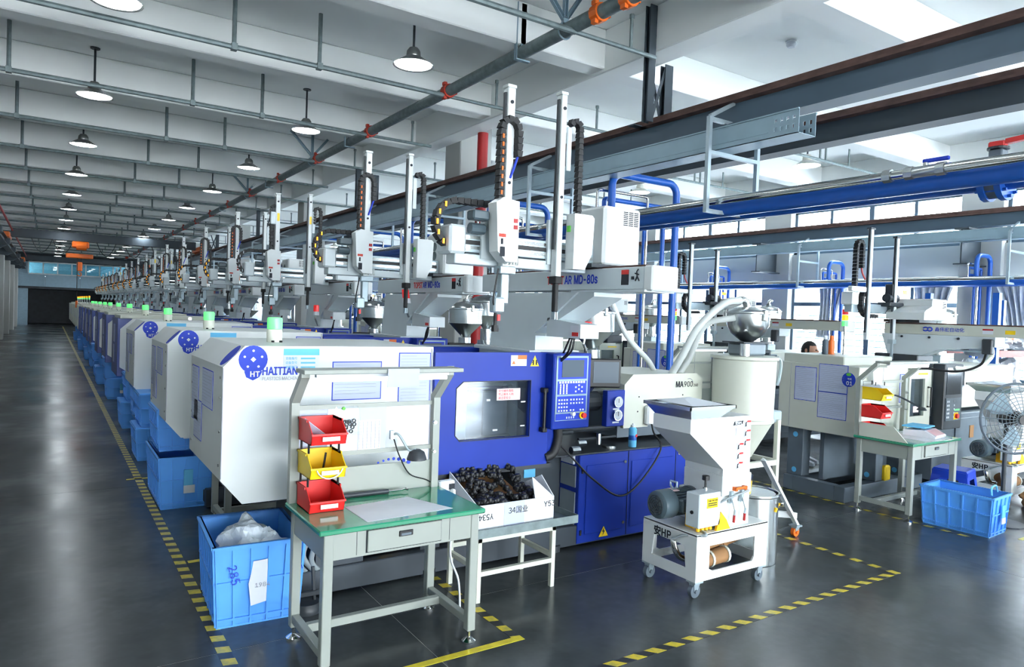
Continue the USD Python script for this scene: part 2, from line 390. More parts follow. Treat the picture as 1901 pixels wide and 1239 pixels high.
# concrete columns
def column(x0, x1, y0, y1, z1, label, group=None):
    t = thing('concrete_column', label, 'column', ((x0 + x1) / 2, (y0 + y1) / 2, 0), group=group)
    hx, hy = (x1 - x0) / 2, (y1 - y0) / 2
    part(t, 'shaft', MB().box(-hx, hx, -hy, hy, 0, z1, .015), 'wall_paint')
    return t
for k in range(6):
    y = 10.5 + 8.75 * k
    if y < YF - 1: column(5.78, 6.4, y, y + .55, ZC + .02, '%s white concrete column between the crane runways, counted from the nearest' % ORD[k])
for k in range(10):
    y = 4.5 + 5.4 * k
    if y < YF - 1:
        t = column(XL + .05, -1.6, y, y + .5, 3.62, '%s white column of the left aisle side carrying a dark crane bracket, counted from the near end' % ORD[k])
        part(t, 'crane_bracket', MB().prism([(XL + .1 - (XL - 1.55) / 2, 3.62), (-1.5 - (XL - 1.55) / 2, 3.62), (-1.2 - (XL - 1.55) / 2, 3.8), (-1.2 - (XL - 1.55) / 2, 3.98), (XL + .1 - (XL - 1.55) / 2, 3.98)], 'y', -.24, .24), 'beam_dark', 'dark steel crane bracket')

# crane runway beams
def runway(x, label, web='beam_grey', y0=YN, zt=4.06):
    t = thing('crane_runway_beam', label, 'crane beam', (x, 0, 0))
    part(t, 'rail', MB().box(-.035, .035, y0, YF - .2, zt - .055, zt, .008).box(-.06, .06, y0, YF - .2, zt - .07, zt - .055), 'rail_rust', 'rusty crane rail')
    part(t, 'top_flange', MB().box(-.11, .11, y0, YF - .2, zt - .095, zt - .07), 'rail_rust')
    part(t, 'web', MB().box(-.012, .012, y0, YF - .2, zt - .31, zt - .095), web)
    part(t, 'bottom_flange', MB().box(-.11, .11, y0, YF - .2, zt - .325, zt - .31), web)
    return t
runway(5.5, 'nearest overhead crane runway beam with rusty rail, above the long machine row')
runway(6.72, 'dark overhead crane runway beam just behind the nearest one', 'beam_dark')
runway(14.0, 'crane runway beam along the window wall')
runway(-1.38, 'crane runway beam on the left aisle columns', 'beam_dark')
solo('conductor_pipe', 'red pipe running above the left crane runway', 'pipe', MB().cyl((-1.2, YN, 4.42), (-1.2, YF - .3, 4.42), .035, n=8), 'red_dark')
for k in range(8):
    y = 10.7 + 5.5 * k
for k, y in enumerate((5.75, 14.2, 22.5, 31, 39.5, 48)):
    t = thing('crane_hanger', '%s dark lattice hanger from the ceiling girder to the crane beam, counted from the nearest' % ORD[k], 'hanger', (5.5, y, 0))
    for (a, b, zt, dy) in ((-.23, -.135, 5.2, -.2), (.22, .34, 4.72, 0)):
        part(t, 'post', MB().box(a - .0, b - .0, -.04 + dy, -.03 + dy, 3.97, zt).box(a, b, .03 + dy, .04 + dy, 3.97, zt).box((a + b) / 2 - .006, (a + b) / 2 + .006, -.03 + dy, .03 + dy, 3.97, zt), 'beam_dark')
    part(t, 'cross_tie', MB().box(-.23, .34, -.05, .05, 3.965, 3.975), 'beam_dark')
    part(t, 'brace', MB().box(-.02, .02, -.025, -.017, 0, 1).xf(lambda v: np.c_[v[:, 0] + .04 + .2 * v[:, 2], v[:, 1], 4.06 + .62 * v[:, 2]]), 'beam_dark')
    part(t, 'brace', MB().box(-.02, .02, .017, .025, 0, 1).xf(lambda v: np.c_[v[:, 0] + .24 - .2 * v[:, 2], v[:, 1], 4.06 + .62 * v[:, 2]]), 'beam_dark')
for k, y in enumerate((6.14 + 4.4 * i for i in range(-1, 11))):
    t = thing('crane_corbel', '%s steel corbel on the window pilasters, counted from the near end' % ORD[k], 'bracket', (14.0, y, 0))
    part(t, 'web', MB().box(-.25, .48, -.012, .012, 3.08, 3.7), 'beam_dark')
    part(t, 'flange', MB().box(-.27, .48, -.12, .12, 3.06, 3.085), 'beam_dark')
    part(t, 'flange', MB().box(-.27, .48, -.12, .12, 3.7, 3.733), 'beam_dark')

# bridge cranes
def crane(y, label, hook=True):
    t = thing('bridge_crane', label, 'crane', (0, y, 0))
    part(t, 'girder', MB().box(-1.25, 5.35, -.14, .14, 4.18, 4.52, .01), 'beam_dark')
    for x in (-1.38, 5.5): part(t, 'end_truck', MB().box(x - .12, x + .12, -1.0, 1.0, 4.1, 4.3, .02).cyl((x - .05, -.8, 4.12), (x + .05, -.8, 4.12), .06).cyl((x - .05, .8, 4.12), (x + .05, .8, 4.12), .06), 'orange', 'orange end truck')
    if hook:
        h = part(t, 'hoist', MB().box(.75, 1.35, -.25, .2, 3.92, 4.17, .04).cyl((.9, -.3, 3.98), (1.25, -.3, 3.98), .16).box(.55, 1.5, -.12, .12, 3.5, 3.68, .03), 'orange', 'orange hoist')
        part(t, 'hook_block', MB().box(.93, 1.13, -.1, .1, 2.98, 3.35, .03).tube(arc((1.03, 0, 2.86), .07, 110, -160, 9), .02), 'orange', 'orange hook block')
        part(t, 'cable', MB().cyl((.98, 0, 3.3), (.98, 0, 3.55), .012, n=6).cyl((1.08, 0, 3.3), (1.08, 0, 3.55), .012, n=6).cyl((.95, -.1, 1.75), (.95, -.1, 3.5), .015, n=6), 'black')
        part(t, 'pendant_control', MB().box(.91, .99, -.14, -.06, 1.5, 1.78, .01), 'orange')
        for x0 in (-.6, .1, 1.6, 2.6, 3.6): part(t, 'festoon_cable', MB().tube([(x0 + .7 * u, -.2, 4.2 - .55 * (1 - (2 * u - 1) ** 2)) for u in np.linspace(0, 1, 9)], .014, 6), 'black')
    return t
crane(33.5, 'dark bridge crane with orange hoist and hook over the aisle')
crane(53.5, 'far dark bridge crane near the end wall', False)

# sprinkler pipework
t = thing('sprinkler_main', 'thick grey sprinkler main pipe with red clamp couplings', 'pipe', (4.22, 0, 4.68))
part(t, 'pipe', MB().cyl((0, YN, 0), (0, 50, 0), .068, n=14), 'galvanised', smooth=40)
ypipe = [8.05 + 2.6 * k for k in range(-1, 18)]
for i, y in enumerate(ypipe):
    for dy in ((0.0,) if i != 0 else (.35, .75)):
        c = MB().cyl((0, y - .05 - dy, 0), (0, y + .05 - dy, 0), .088, n=12)
        for a in (0, 2.1, 4.2): c.box(-.02 + .1 * math.cos(a), .02 + .1 * math.cos(a), y - .03 - dy, y + .03 - dy, .1 * math.sin(a) - .02, .1 * math.sin(a) + .02)
        part(t, 'coupling', c, 'coupling_red' if i > 0 else 'orange', 'orange-red pipe coupling')
    if i % 2 == 0: part(t, 'pipe_clip', MB().box(-.03, .03, y + .9, y + .93, .06, .52).box(-.09, .09, y + .89, y + .94, -.09, -.075).box(-.09, -.08, y + .89, y + .94, -.08, .52), 'tray_zinc')
for i, y in enumerate(ypipe):
    t = thing('sprinkler_pipe', '%s grey sprinkler cross pipe with its hangers under the ceiling, counted from the camera' % ORD[i], 'pipe', (0, y, 4.62))
    part(t, 'pipe', MB().cyl((XL + .1, 0, 0), (4.22, 0, 0), .03, n=8).cyl((4.22, 0, .0), (7.6 if i % 2 else 5.3, 0, 0), .024, n=8), 'galvanised', smooth=40)
    for x in (-.45, 1.62, 2.55):
        part(t, 'hanger', MB().box(x - .03, x + .03, -.04, .04, -.035, .035).cyl((x, 0, .0), (x, 0, .6), .024, n=8), 'galvanised', smooth=40)
    for x in (4.95, 6.7) if i % 2 else (4.95,):
        part(t, 'sprinkler_drop', MB().cyl((x, 0, -.0), (x, 0, .32), .018, n=6).cyl((x, 0, .32), (x, 0, .36), .026, n=6), 'galvanised', smooth=40)
for i in range(7):
    y = 6.7 + 2.6 * i
    t = thing('sprinkler_pipe', '%s thin sprinkler branch pipe under the right bay ceiling, counted from the camera' % ORD[i], 'pipe', (0, y, 4.5))
    part(t, 'pipe', MB().cyl((8.2, 0, 0), (13.2, 0, 0), .022, n=8), 'galvanised')
    for x in (10.2, 10.35): part(t, 'hanger', MB().cyl((x, 0, 0), (x, 0, .72), .018, n=6), 'galvanised')
    part(t, 'sprinkler_drop', MB().cyl((11.0, 0, 0), (11.0, 0, .3), .016, n=6), 'galvanised')

for i, y in enumerate((5.62, 13.6, 18.9)):
    t = thing('pipe_brace', '%s set of slotted channel struts bracing the sprinkler main, counted from the camera' % ORD[i], 'bracket', (4.22, y, 4.68))
    for (dx, dy) in ((0, 0), (-.42, .0), (.38, .22)):
        L = MB(); p0, p1 = np.array((.0, 0, .1)), np.array((dx, dy, .535)); d = (p1 - p0) / np.linalg.norm(p1 - p0); a = np.array((0, 1, 0.)); b = np.cross(d, a)
        for o in (-.02, .02): L.hull([q + a * k + b * (o + e) for q in (p0, p1) for k in (-.02, .02) for e in (-.002, .002)])
        L.hull([q + a * (.018 + e) + b * k for q in (p0, p1) for k in (-.02, .02) for e in (-.002, .002)])
        part(t, 'strut', L, 'tray_zinc')
    part(t, 'pipe_clamp', MB().tube([(.078 * math.cos(a), 0, .078 * math.sin(a)) for a in np.linspace(0, 2 * np.pi, 17)], .01, 6).box(-.03, .03, -.02, .02, .07, .12), 'tray_zinc')
# high bay lamps
def lamp(label, loc, white=False, group=None):
    t = thing('high_bay_lamp', label, 'lamp', loc, group=group)
    top = 5.22 - loc[2]
    part(t, 'stem', MB().cyl((0, 0, .16), (0, 0, top), .014, n=8).cyl((0, 0, top - .015), (0, 0, top), .06, n=10), 'dark_metal')
    part(t, 'housing', MB().lathe([(0.005, .19), (.05, .185), (.075, .15), (.08, .1), (.07, .085)], n=16), 'lamp_shade' if not white else 'lamp_shade_white', smooth=40)
    part(t, 'shade', MB().lathe([(.07, .085), (.1, .08), (.22, .0), (.226, -.006), (.22, -.004), (.1, .07), (.06, .075)], n=24), 'lamp_shade' if not white else 'lamp_shade_white', smooth=40)
    part(t, 'diffuser', MB().lathe([(.001, -.012), (.12, -.01), (.205, .002), (.205, .006), (.001, .006)], n=24), 'lamp_glow', 'glowing white diffuser', smooth=40)
    return t
k = 0
l0 = lamp('nearest high bay lamp, glowing above the first robots', (3.33, 7.2, 4.58))
for i in range(1, 13):
    dup(l0, '%s high bay lamp of the right-hand line over the machine row, counted from the nearest' % ORD[i], (3.28, 7.2 + 3.72 * i, 4.58))
for i in range(0, 13):
    dup(l0, '%s high bay lamp of the line above the left aisle, counted from the nearest' % ORD[i], (.47, 11.05 + 3.6 * i, 4.58))
lw = lamp('nearest white bell lamp of the right bay, under the crane beam', (10.75, 7.3, 4.58), True)
for i in range(1, 7):
    dup(lw, '%s white bell lamp of the right bay, counted from the nearest' % ORD[i], (10.55, 7.3 + 3.85 * i, 4.58))

for i in range(1, 5):
    for (x, y0, wh, st) in ((3.33, 7.2, 'right-hand line over the machine row', 3.72), (.47, 11.05, 'line above the left aisle', 3.6), (10.75, 7.3, 'right bay line', 3.85)):
        if y0 - st * i > -9: dup(lw if x > 9 else l0, 'lamp of the %s, %s one behind the viewer' % (wh, ORD[i - 1]), (x, y0 - st * i, 4.58))
t = thing('smoke_detector', 'small white smoke detector on the ceiling', 'smoke detector', (7.3, 5.24, 5.22))
part(t, 'base', MB().lathe([(.001, 0), (.07, 0), (.07, -.02), (.001, -.02)], n=16), 'white_paint')
part(t, 'head', MB().lathe([(.055, -.02), (.06, -.05), (.04, -.075), (.001, -.078)], n=16), 'paper', smooth=40)
solo('fire_riser', 'tall red fire pipe rising beside the first white column', 'pipe', MB().cyl((5.68, 9.6, 0), (5.68, 9.6, 4.7), .085, n=14), 'red_dark', smooth=40)
solo('fire_riser', 'far red fire pipe beside the third white column', 'pipe', MB().cyl((5.68, 27.2, 0), (5.68, 27.2, 4.7), .085, n=10), 'red_dark', smooth=40)

# cable trays, brackets, service pipes
def tray(x0, x1, ya, yb, z0, z1, label):
    t = thing('cable_tray', label, 'cable tray')
    part(t, 'body', MB().box(x0, x1, ya + .3, yb, z0, z0 + .006).box(x0, x0 + .006, ya + .3, yb, z0, z1).box(x1 - .006, x1, ya + .3, yb, z0, z1).box(x0 - .012, x0, ya, yb, z1 - .012, z1).box(x1, x1 + .012, ya, yb, z1 - .012, z1).box(x0 - .006, x0, ya + .3, yb, z0 + .05, z0 + .06), 'tray_zinc')
    holes = []
    for i in range(4):
        for j in range(2): holes.append(shapely.box(ya + .035 + .06 * i, z0 + .05 + .07 * j, ya + .06 + .06 * i, z0 + .085 + .07 * j))
    g = Polygon(shapely.box(ya, z0, ya + .3, z1).exterior, [list(h.exterior.coords) for h in holes])
    for x in (x0, x1 - .006): part(t, 'slotted_plate', MB().prism(g, 'x', x, x + .006), 'tray_zinc', 'slotted joint plate at the tray end')
    part(t, 'end_floor', MB().box(x0, x1, ya, ya + .3, z0, z0 + .006), 'tray_zinc')
tray(5.22, 5.46, 3.64, 55, 3.47, 3.68, 'long grey cable tray with slotted open end under the nearest crane beam')
tray(13.62, 13.86, 4.2, 55, 3.46, 3.66, 'long grey cable tray below the wall-side crane beam')
def bracket(label, loc, dir_=1, group=None):
    t = thing('pipe_bracket', label, 'bracket', loc, group=group)
    part(t, 'post', MB().box(-.02, .02, -.02, .02, 0, .9), 'zinc')
    part(t, 'post', MB().box(.69, .73, -.02, .02, 0, .86), 'zinc')
    part(t, 'cross_bar', MB().box(.02, .69, -.02, .02, 0, .035), 'zinc')
    part(t, 'cross_bar', MB().box(.02, .69, -.02, .02, .55, .585), 'zinc')
    part(t, 'top_arm', MB().box(.02, .34, -.02, .02, .86, .895), 'zinc')
    part(t, 'brace', MB().hull([(.0, -.018, .88), (0, .018, .88), (.0, -.018, .92), (.0, .018, .92), (.33, -.018, 1.06), (.33, .018, 1.06), (.33, -.018, 1.1), (.33, .018, 1.1)]), 'zinc')
    return t
b0 = bracket('nearest pale steel bracket holding the cable tray and blue pipes', (5.15, 4.54, 2.885))
for i in range(1, 18):
    dup(b0, '%s pale steel bracket along the near pipe run, counted from the nearest' % ORD[i], (5.15, 4.54 + 2.95 * i, 2.885))
for i in range(12):
    dup(b0, '%s pale steel bracket along the window-side pipe run, counted from the nearest' % ORD[i], (13.55, 5.3 + 4.0 * i, 2.68))
def piperun(x, y0, z, label1, label2, label3):
    solo('steel_pipe', label1, 'pipe', MB().cyl((x, y0, z + .1), (x, 55, z + .1), .036, n=12), 'chrome', smooth=40)
    solo('water_pipe', label2, 'pipe', MB().cyl((x + .16, y0, z + .045), (x + .16, 55, z + .045), .075, n=14), 'pipe_blue', smooth=40)
    solo('water_pipe', label3, 'pipe', MB().cyl((x + .40, y0, z + .045), (x + .40, 55, z + .045), .075, n=14), 'pipe_blue', smooth=40)
piperun(5.27, YN, 2.9, 'shiny steel air pipe on the near pipe brackets', 'left blue water pipe on the near pipe brackets', 'right blue water pipe on the near pipe brackets')
piperun(13.66, YN, 2.7, 'thin steel air pipe along the window wall', 'left blue water pipe along the window wall', 'right blue water pipe along the window wall')
# valves
t = thing('butterfly_valve', 'blue flanged butterfly valve with red lever handle on the blue pipe', 'valve', (5.67, 2.32, 2.945))
b = MB().cyl((0, -.075, 0), (0, -.035, 0), .15, n=20).cyl((0, .035, 0), (0, .075, 0), .15, n=20)
for a in range(8): b.cyl((.12 * math.cos(a * .785), -.1, .12 * math.sin(a * .785)), (.12 * math.cos(a * .785), .1, .12 * math.sin(a * .785)), .012, n=6)
part(t, 'flange', b, 'pipe_blue', smooth=40)
part(t, 'body', MB().cyl((0, -.034, 0), (0, .034, 0), .13, n=20).box(-.05, .05, -.045, .045, .12, .22, .01), 'grey_paint', 'grey valve body', smooth=40)
part(t, 'notch_plate', MB().cyl((0, 0, .22), (0, 0, .235), .07, n=16), 'dark_metal')
part(t, 'lever', MB().box(-.03, .03, -.05, .06, .235, .28, .01).hull([(-.025, -.05, .25), (.025, -.05, .25), (-.025, -.05, .285), (.025, -.05, .285), (-.018, -.36, .275), (.018, -.36, .275), (-.018, -.36, .31), (.018, -.36, .31)]), 'red', 'red lever handle')
t = thing('ball_valve', 'steel ball valve with blue lever on the shiny steel pipe', 'valve', (5.27, 2.62, 3.0))
part(t, 'body', MB().cyl((0, -.14, 0), (0, -.08, 0), .048, n=8).cyl((0, -.08, 0), (0, .08, 0), .042, n=12).cyl((0, .08, 0), (0, .14, 0), .048, n=8).cyl((0, 0, 0), (0, 0, .06), .018), 'steel', smooth=40)
part(t, 'lever', MB().box(-.014, .014, -.16, .02, .058, .085, .006), 'ink_blue', 'blue lever')
part(t, 'union', MB().cyl((0, .24, 0), (0, .3, 0), .05, n=8), 'steel')

def goosenecks(x, y, z, label, k=1.):
    """looped drop pipes: up from the mains at x, across and down to the floor"""
    a = [('water_drop_pipe', 'thick blue', .045, .16, 1.06, .64, 0., 'pipe_blue'), ('water_drop_pipe', 'middle blue', .028, .16, .98, .36, .13, 'pipe_blue'), ('water_drop_pipe', 'low blue', .028, .40, .53, .22, .24, 'pipe_blue'), ('air_drop_pipe', 'thin steel', .018, .0, .80, .44, .07, 'chrome')]
    for i, (nm, what, r, dx, w, h, dy, m) in enumerate(a):
        xx, yy, w, zt = x + dx, y + dy, w * k, z + h * (.6 + .4 * k)
        rb = (.14 if i == 0 else .035)
        pts = [(xx, yy, z + .08)] + arc((xx + rb, yy, zt - rb), rb, 180, 90, 5) + arc((xx + w - rb, yy, zt - rb), rb, 90, 0, 6) + [(xx + w, yy, .05)]
        solo(nm, '%s %s' % (what, label), 'pipe', MB().tube(pts, r * (.75 + .25 * k), 10), m, smooth=50)
goosenecks(5.27, 6.2, 2.9, 'drop pipe behind the nearest machine')
for i in range(4): goosenecks(5.27, 8.9 + 2.7 * i, 2.9, 'drop pipe behind the %s machine of the long row' % ORD[i + 1])
for i, y in enumerate((5.9, 8.75, 11.8)): goosenecks(13.66, y, 2.72, 'drop pipe before the %s window pilaster in view' % ORD[i], .5)

# floor tape
def tape(name, label, x0, x1, y0, y1, m):
    solo(name, label, 'floor tape', MB().box(x0, x1, y0, y1, .0005, .002), m, kind=None)
tape('aisle_tape', 'long yellow and black striped tape along the machine row aisle', .775, .845, .5, 55, 'tape_aisle')
tape('hazard_tape', 'striped tape across the floor in front of the granulator', 2.2, 5.36, 2.72, 2.78, 'tape_cross')
tape('hazard_tape', 'striped tape running back from the corner by the steel drum', 5.36, 5.42, 2.72, 7.0, 'tape_aisle')
tape('hazard_tape', 'striped tape under the front of the white tray table', 2.24, 2.30, 3.27, 4.3, 'tape_aisle')
tape('yellow_tape', 'plain yellow tape before the near workbench', 1.25, 2.30, 3.22, 3.27, 'tape_yellow')
tape('yellow_tape', 'short yellow tape beside the open blue crate of plastic bags', .86, 1.3, 5.35, 5.40, 'tape_yellow')
tape('yellow_tape', 'short yellow tape crossing the aisle tape beyond the third crate stack', .7, 1.5, 8.15, 8.19, 'tape_yellow')
tape('hazard_tape', 'striped tape along the second machine row beside the bench', 6.93, 6.98, 2.9, 8.0, 'tape_aisle')
tape('yellow_tape', 'yellow tape by the long blue crate', 7.3, 8.5, 2.62, 2.66, 'tape_yellow')
# ------------------------------------------------ injection moulding machines of the long row (local origin: front left floor corner)
def framed(t, pts, face, o, label=None, name='notice'):
    """a paper in a blue frame, stuck on a face; pts = width, height"""
    w, h = pts
    ox, oy, oz = o
    if face == '-y':
        fb = MB().box(ox - .006, ox + w + .006, oy - .002, oy, oz - .006, oz + h + .006)
        pb = MB().box(ox, ox + w, oy - .0035, oy - .002, oz, oz + h)
        ib = MB()
        n = max(4, int(h / .022))
        for i in range(n):
            z = oz + h - .015 - (h - .03) * i / n
            ib.box(ox + .012, ox + w * (.9 if i % 4 else .55), oy - .0042, oy - .0035, z - .0022, z)
    else:
        fb = MB().box(ox - .002, ox, oy - w - .006, oy + .006, oz - .006, oz + h + .006)
        pb = MB().box(ox - .0035, ox - .002, oy - w, oy, oz, oz + h)
        ib = MB()
        n = max(4, int(h / .022))
        for i in range(n):
            z = oz + h - .015 - (h - .03) * i / n
            ib.box(ox - .0042, ox - .0035, oy - w * (.9 if i % 4 else .55), oy - .012, z - .0022, z)
    f = part(t, name, fb, 'ink_blue', label)
    part(f, 'paper', pb, 'paper_lilac'); part(f, 'print', ib, 'ink_grey')

def machine(kind, label, loc, group=None):
    t = thing('injection_molding_machine', label, 'injection molding machine', loc, group=group)
    zt = 1.61 if kind == 'A' else 1.63
    if kind == 'A':
        prof = [(.125, .67), (1.36, .67), (1.36, 1.61), (.12, 1.61), (0, 1.485), (0, .82)]
        cv = part(t, 'clamp_cover', MB().prism(prof, 'y', 0, 1.07), 'white_paint')
        part(cv, 'cover_seam', MB().box(1.345, 1.35, -.003, .0, .68, 1.6).box(0.0, .004, -.0015, 0, .83, 1.48), 'ink_grey')
        sc = MB()
        for z in (.9, 1.1, 1.3, 1.42):
            for y in (.06, 1.0): sc.cyl((-.004, y, z), (0, y, z), .009, n=8)
        part(cv, 'screw', sc, 'steel')
        lg = MB(); disc(lg, (.168, -.001, 1.53), .083)
        lo = part(t, 'logo', lg, 'ink_blue', 'round blue maker emblem')
        wd = MB()
        for a in range(5): disc(wd, (.168 + .052 * math.cos(1.57 + a * 1.2566), -.003, 1.53 + .052 * math.sin(1.57 + a * 1.2566)), .007)
        put(wd, ([(-.016, 0, 0), (0, -.016, 0), (.016, 0, 0), (0, .016, 0), (-.016, 0, .001), (0, -.016, .001), (.016, 0, .001), (0, .016, .001)], [(0, 1, 2), (0, 2, 3), (4, 5, 6), (4, 6, 7)]), (.168, -.0035, 1.53))
        part(lo, 'dots', wd, 'white_paint')
        g = MB(); g.prism([(.118, 1.46), (.222, 1.46), (.205, 1.425), (.168, 1.405), (.13, 1.425)], 'y', -.002, -.0005)
        part(t, 'emblem_shield', g, 'ink_blue')
        sh = MB(); flow(sh, [('HAITIAN', .045, True, False)], (.222, -.002, 1.437), sx=.78); part(t, 'lettering', sh, 'ink_blue')
        sh = MB(); put(sh, text('HT', .03, True), (.145, -.0045, 1.428)); part(t, 'lettering', sh, 'white_paint')
        sh = MB(); flow(sh, [('PLASTICS MACHINERY', .02, False, False)], (.222, -.002, 1.404), sx=.8); part(t, 'lettering', sh, 'ink_grey')
        # oval emblem on the slanted edge
        e = MB(); disc(e, (0, 0, 0), .08, n=24, sz=.95); 
        def tilt(v):
            u = v[:, 0]; w = v[:, 2]; d = -v[:, 1]
            return np.c_[.06 - .72 * d + .69 * u, (.1 - w), 1.5475 + .69 * d + .72 * u]
        part(t, 'oval_emblem', e.xf(tilt), 'ink_blue')
        framed(t, (.34, .23), '-x', (0, .62, 1.2)); framed(t, (.27, .25), '-x', (0, .90, .95)); framed(t, (.24, .36), '-x', (0, 1.0, 1.06))
        st = part(t, 'info_sticker', MB().box(.345, .565, -.002, 0, 1.47, 1.595), 'paper', 'pale machine data sticker')
        part(st, 'header', MB().box(.345, .565, -.003, -.002, 1.555, 1.595), 'sky_blue')
        tx = MB()
        for i in range(3):
            put(tx, text('设备编号' if i == 0 else ('设备型号' if i == 1 else '使用部门'), .013, cjk=True), (.355, -.003, 1.53 - .027 * i)); tx.box(.45, .54, -.003, -.002, 1.53 - .027 * i, 1.54 - .027 * i)
        part(st, 'print', tx, 'sky_blue')
        framed(t, (.32, .235), '-y', (.657, 0, 1.273)); framed(t, (.225, .335), '-y', (1.11, 0, 1.23))
    elif kind == 'B':
        part(t, 'clamp_cover', MB().box(0, 1.36, .012, 1.07, .70, 1.58, .004), 'navy_paint', 'navy blue clamp end cover')
        part(t, 'side_panel', MB().prism([(.24, .70), (1.36, .70), (1.36, 1.58), (.2, 1.58), (.035, 1.42), (.035, .84)], 'y', 0, .011), 'white_paint', 'white chamfered side panel')
        part(t, 'top_cover', MB().box(.03, 1.36, 0, 1.06, 1.58, 1.63, .006), 'cream_paint')
        part(t, 'vent_cap', MB().cyl((1.0, 0, 1.6), (1.0, -.012, 1.6), .03, n=12), 'steel')
        framed(t, (.30, .28), '-x', (0, .75, 1.2)); framed(t, (.24, .28), '-x', (0, .75, .88))
    else:
        part(t, 'clamp_cover', MB().box(0, 1.36, 0, 1.07, .70, 1.62, .01), 'cream_paint', 'cream clamp end cover')
        part(t, 'top_cover', MB().box(.1, 1.36, .1, 1.0, 1.62, 1.68, .01), 'cream_paint')
        framed(t, (.3, .3), '-x', (0, .7, 1.1))
    # beacon
    if kind != 'C':
        b = part(t, 'beacon', MB().lathe([(.001, 0), (.05, 0), (.052, .075), (.046, .085), (.001, .085)], (.42, .5, zt), 16), 'beacon_base', 'small round signal beacon', smooth=40)
        part(b, 'beacon_lens', MB().lathe([(.045, .085), (.05, .09), (.05, .155), (.044, .165), (.001, .167)], (.42, .5, zt), 16), 'beacon_green', 'green glowing lens', smooth=40)
        part(b, 'foot', MB().cyl((.40, .46, zt - .003), (.40, .46, zt + .012), .012, n=6).cyl((.45, .46, zt - .003), (.45, .46, zt + .012), .012, n=6), 'black')
    else:
        b = part(t, 'signal_tower', MB().cyl((.4, .5, 1.68), (.4, .5, 1.85), .012, n=8), 'steel')
        part(b, 'green_lens', MB().cyl((.4, .5, 1.85), (.4, .5, 1.92), .03, n=10), 'beacon_green'); part(b, 'amber_lens', MB().cyl((.4, .5, 1.92), (.4, .5, 1.99), .03, n=10), 'amber')
    # sliding guard door with chamfered window
    win = [(1.535, .96), (1.56, .948), (2.16, .948), (2.16, 1.365), (1.56, 1.365), (1.535, 1.33)]
    win = [(1.535, .99), (1.575, .948), (2.165, .948), (2.165, 1.366), (1.59, 1.366), (1.535, 1.32)]
    d = part(t, 'guard_door', MB().prism(Polygon([(1.362, .725), (2.34, .725), (2.34, 1.575), (1.362, 1.575)], [win]), 'y', -.03, .01), 'blue_paint', 'blue sliding guard door')
    part(d, 'window_pane', MB().box(1.52, 2.18, -.004, 0, .93, 1.38), 'smoked')
    part(d, 'window_seal', MB().prism(Polygon(affinity.scale(Polygon(win), 1.012, 1.02).exterior, [win]), 'y', -.034, -.028), 'black')
    hd = MB().tube([(2.275, -.03, .995), (2.275, -.07, .995), (2.275, -.07, 1.29), (2.275, -.03, 1.29)], .013, 8).box(2.255, 2.3, -.08, -.03, .975, 1.01, .005).box(2.255, 2.3, -.08, -.03, 1.275, 1.31, .005)
    part(d, 'door_handle', hd, 'black', 'black bar handle')
    st = part(d, 'warning_label', MB().box(1.98, 2.12, -.032, -.03, 1.475, 1.555), 'paper', 'white and orange warning label')
    g = MB().prism([(2.155, 1.472), (2.235, 1.472), (2.195, 1.553)], 'y', -.032, -.03); part(d, 'warning_triangle', g, 'yellow', 'yellow warning triangle')
    part(d, 'label_header', MB().box(2.04, 2.12, -.033, -.032, 1.525, 1.555).prism([(1.99, 1.49), (2.02, 1.49), (2.005, 1.515)], 'y', -.033, -.032), 'orange')
    part(d, 'triangle_print', MB().box(2.175, 2.187, -.033, -.032, 1.482, 1.52).box(2.203, 2.215, -.033, -.032, 1.482, 1.52).box(2.17, 2.187, -.033, -.032, 1.498, 1.503).box(2.203, 2.22, -.033, -.032, 1.498, 1.503), 'ink')
    pk = part(d, 'window_note', MB().box(1.885, 2.09, -.006, -.0045, 1.222, 1.308), 'pink_decal', 'pink and white safety note')
    tx = MB()
    for i, q in enumerate(('安全操作规程', '禁止伸手入内', '请注意安全')): put(tx, text(q, .016, cjk=True), (1.895, -.0065, 1.284 - .026 * i))
    part(d, 'note_print', tx, 'red')
    part(d, 'tape_mark', MB().box(1.86, 1.9, -.006, -.0045, 1.0, 1.012).box(2.1, 2.14, -.006, -.0045, 1.02, 1.03).box(1.80, 1.83, -.006, -.0045, 1.22, 1.235).box(2.1, 2.14, -.006, -.0045, 1.2, 1.21), 'paper', kind='stuff')
    part(t, 'switch_plate', MB().box(1.69, 1.73, .185, .2, 1.18, 1.27).box(1.735, 1.775, .185, .2, 1.18, 1.27), 'gland_yellow')
    part(t, 'door_post', MB().box(2.35, 2.44, -.01, .4, .80, 1.49, .006), 'blue_paint')
    part(t, 'rear_rail', MB().box(1.36, 2.40, .9, 1.07, 1.4, 1.56, .01), 'blue_paint'); part(t, 'top_rail', MB().box(1.36, 2.4, .012, .05, 1.54, 1.57), 'blue_paint')
    part(t, 'rear_guard', MB().box(1.36, 2.34, 1.02, 1.06, .72, 1.57), 'grey_paint2')
    pl = MB()
    for x in (1.40, 1.62, 2.2): pl.box(x, x + .14, .2, .9, .75, 1.38, .01)
    part(t, 'platen', pl, 'zinc')
    tb = MB()
    for y in (.3, .8):
        for z in (.88, 1.28): tb.cyl((1.3, y, z), (2.5, y, z), .035, n=10)
    part(t, 'tie_bar', tb, 'chrome', smooth=40)
    part(t, 'mould', MB().box(1.77, 1.95, .3, .8, .9, 1.3).box(1.96, 2.18, .3, .8, .9, 1.3), 'grey_paint2')
    part(t, 'drip_tray', MB().box(1.3, 2.4, -.01, 1.05, .69, .72), 'dark_metal')
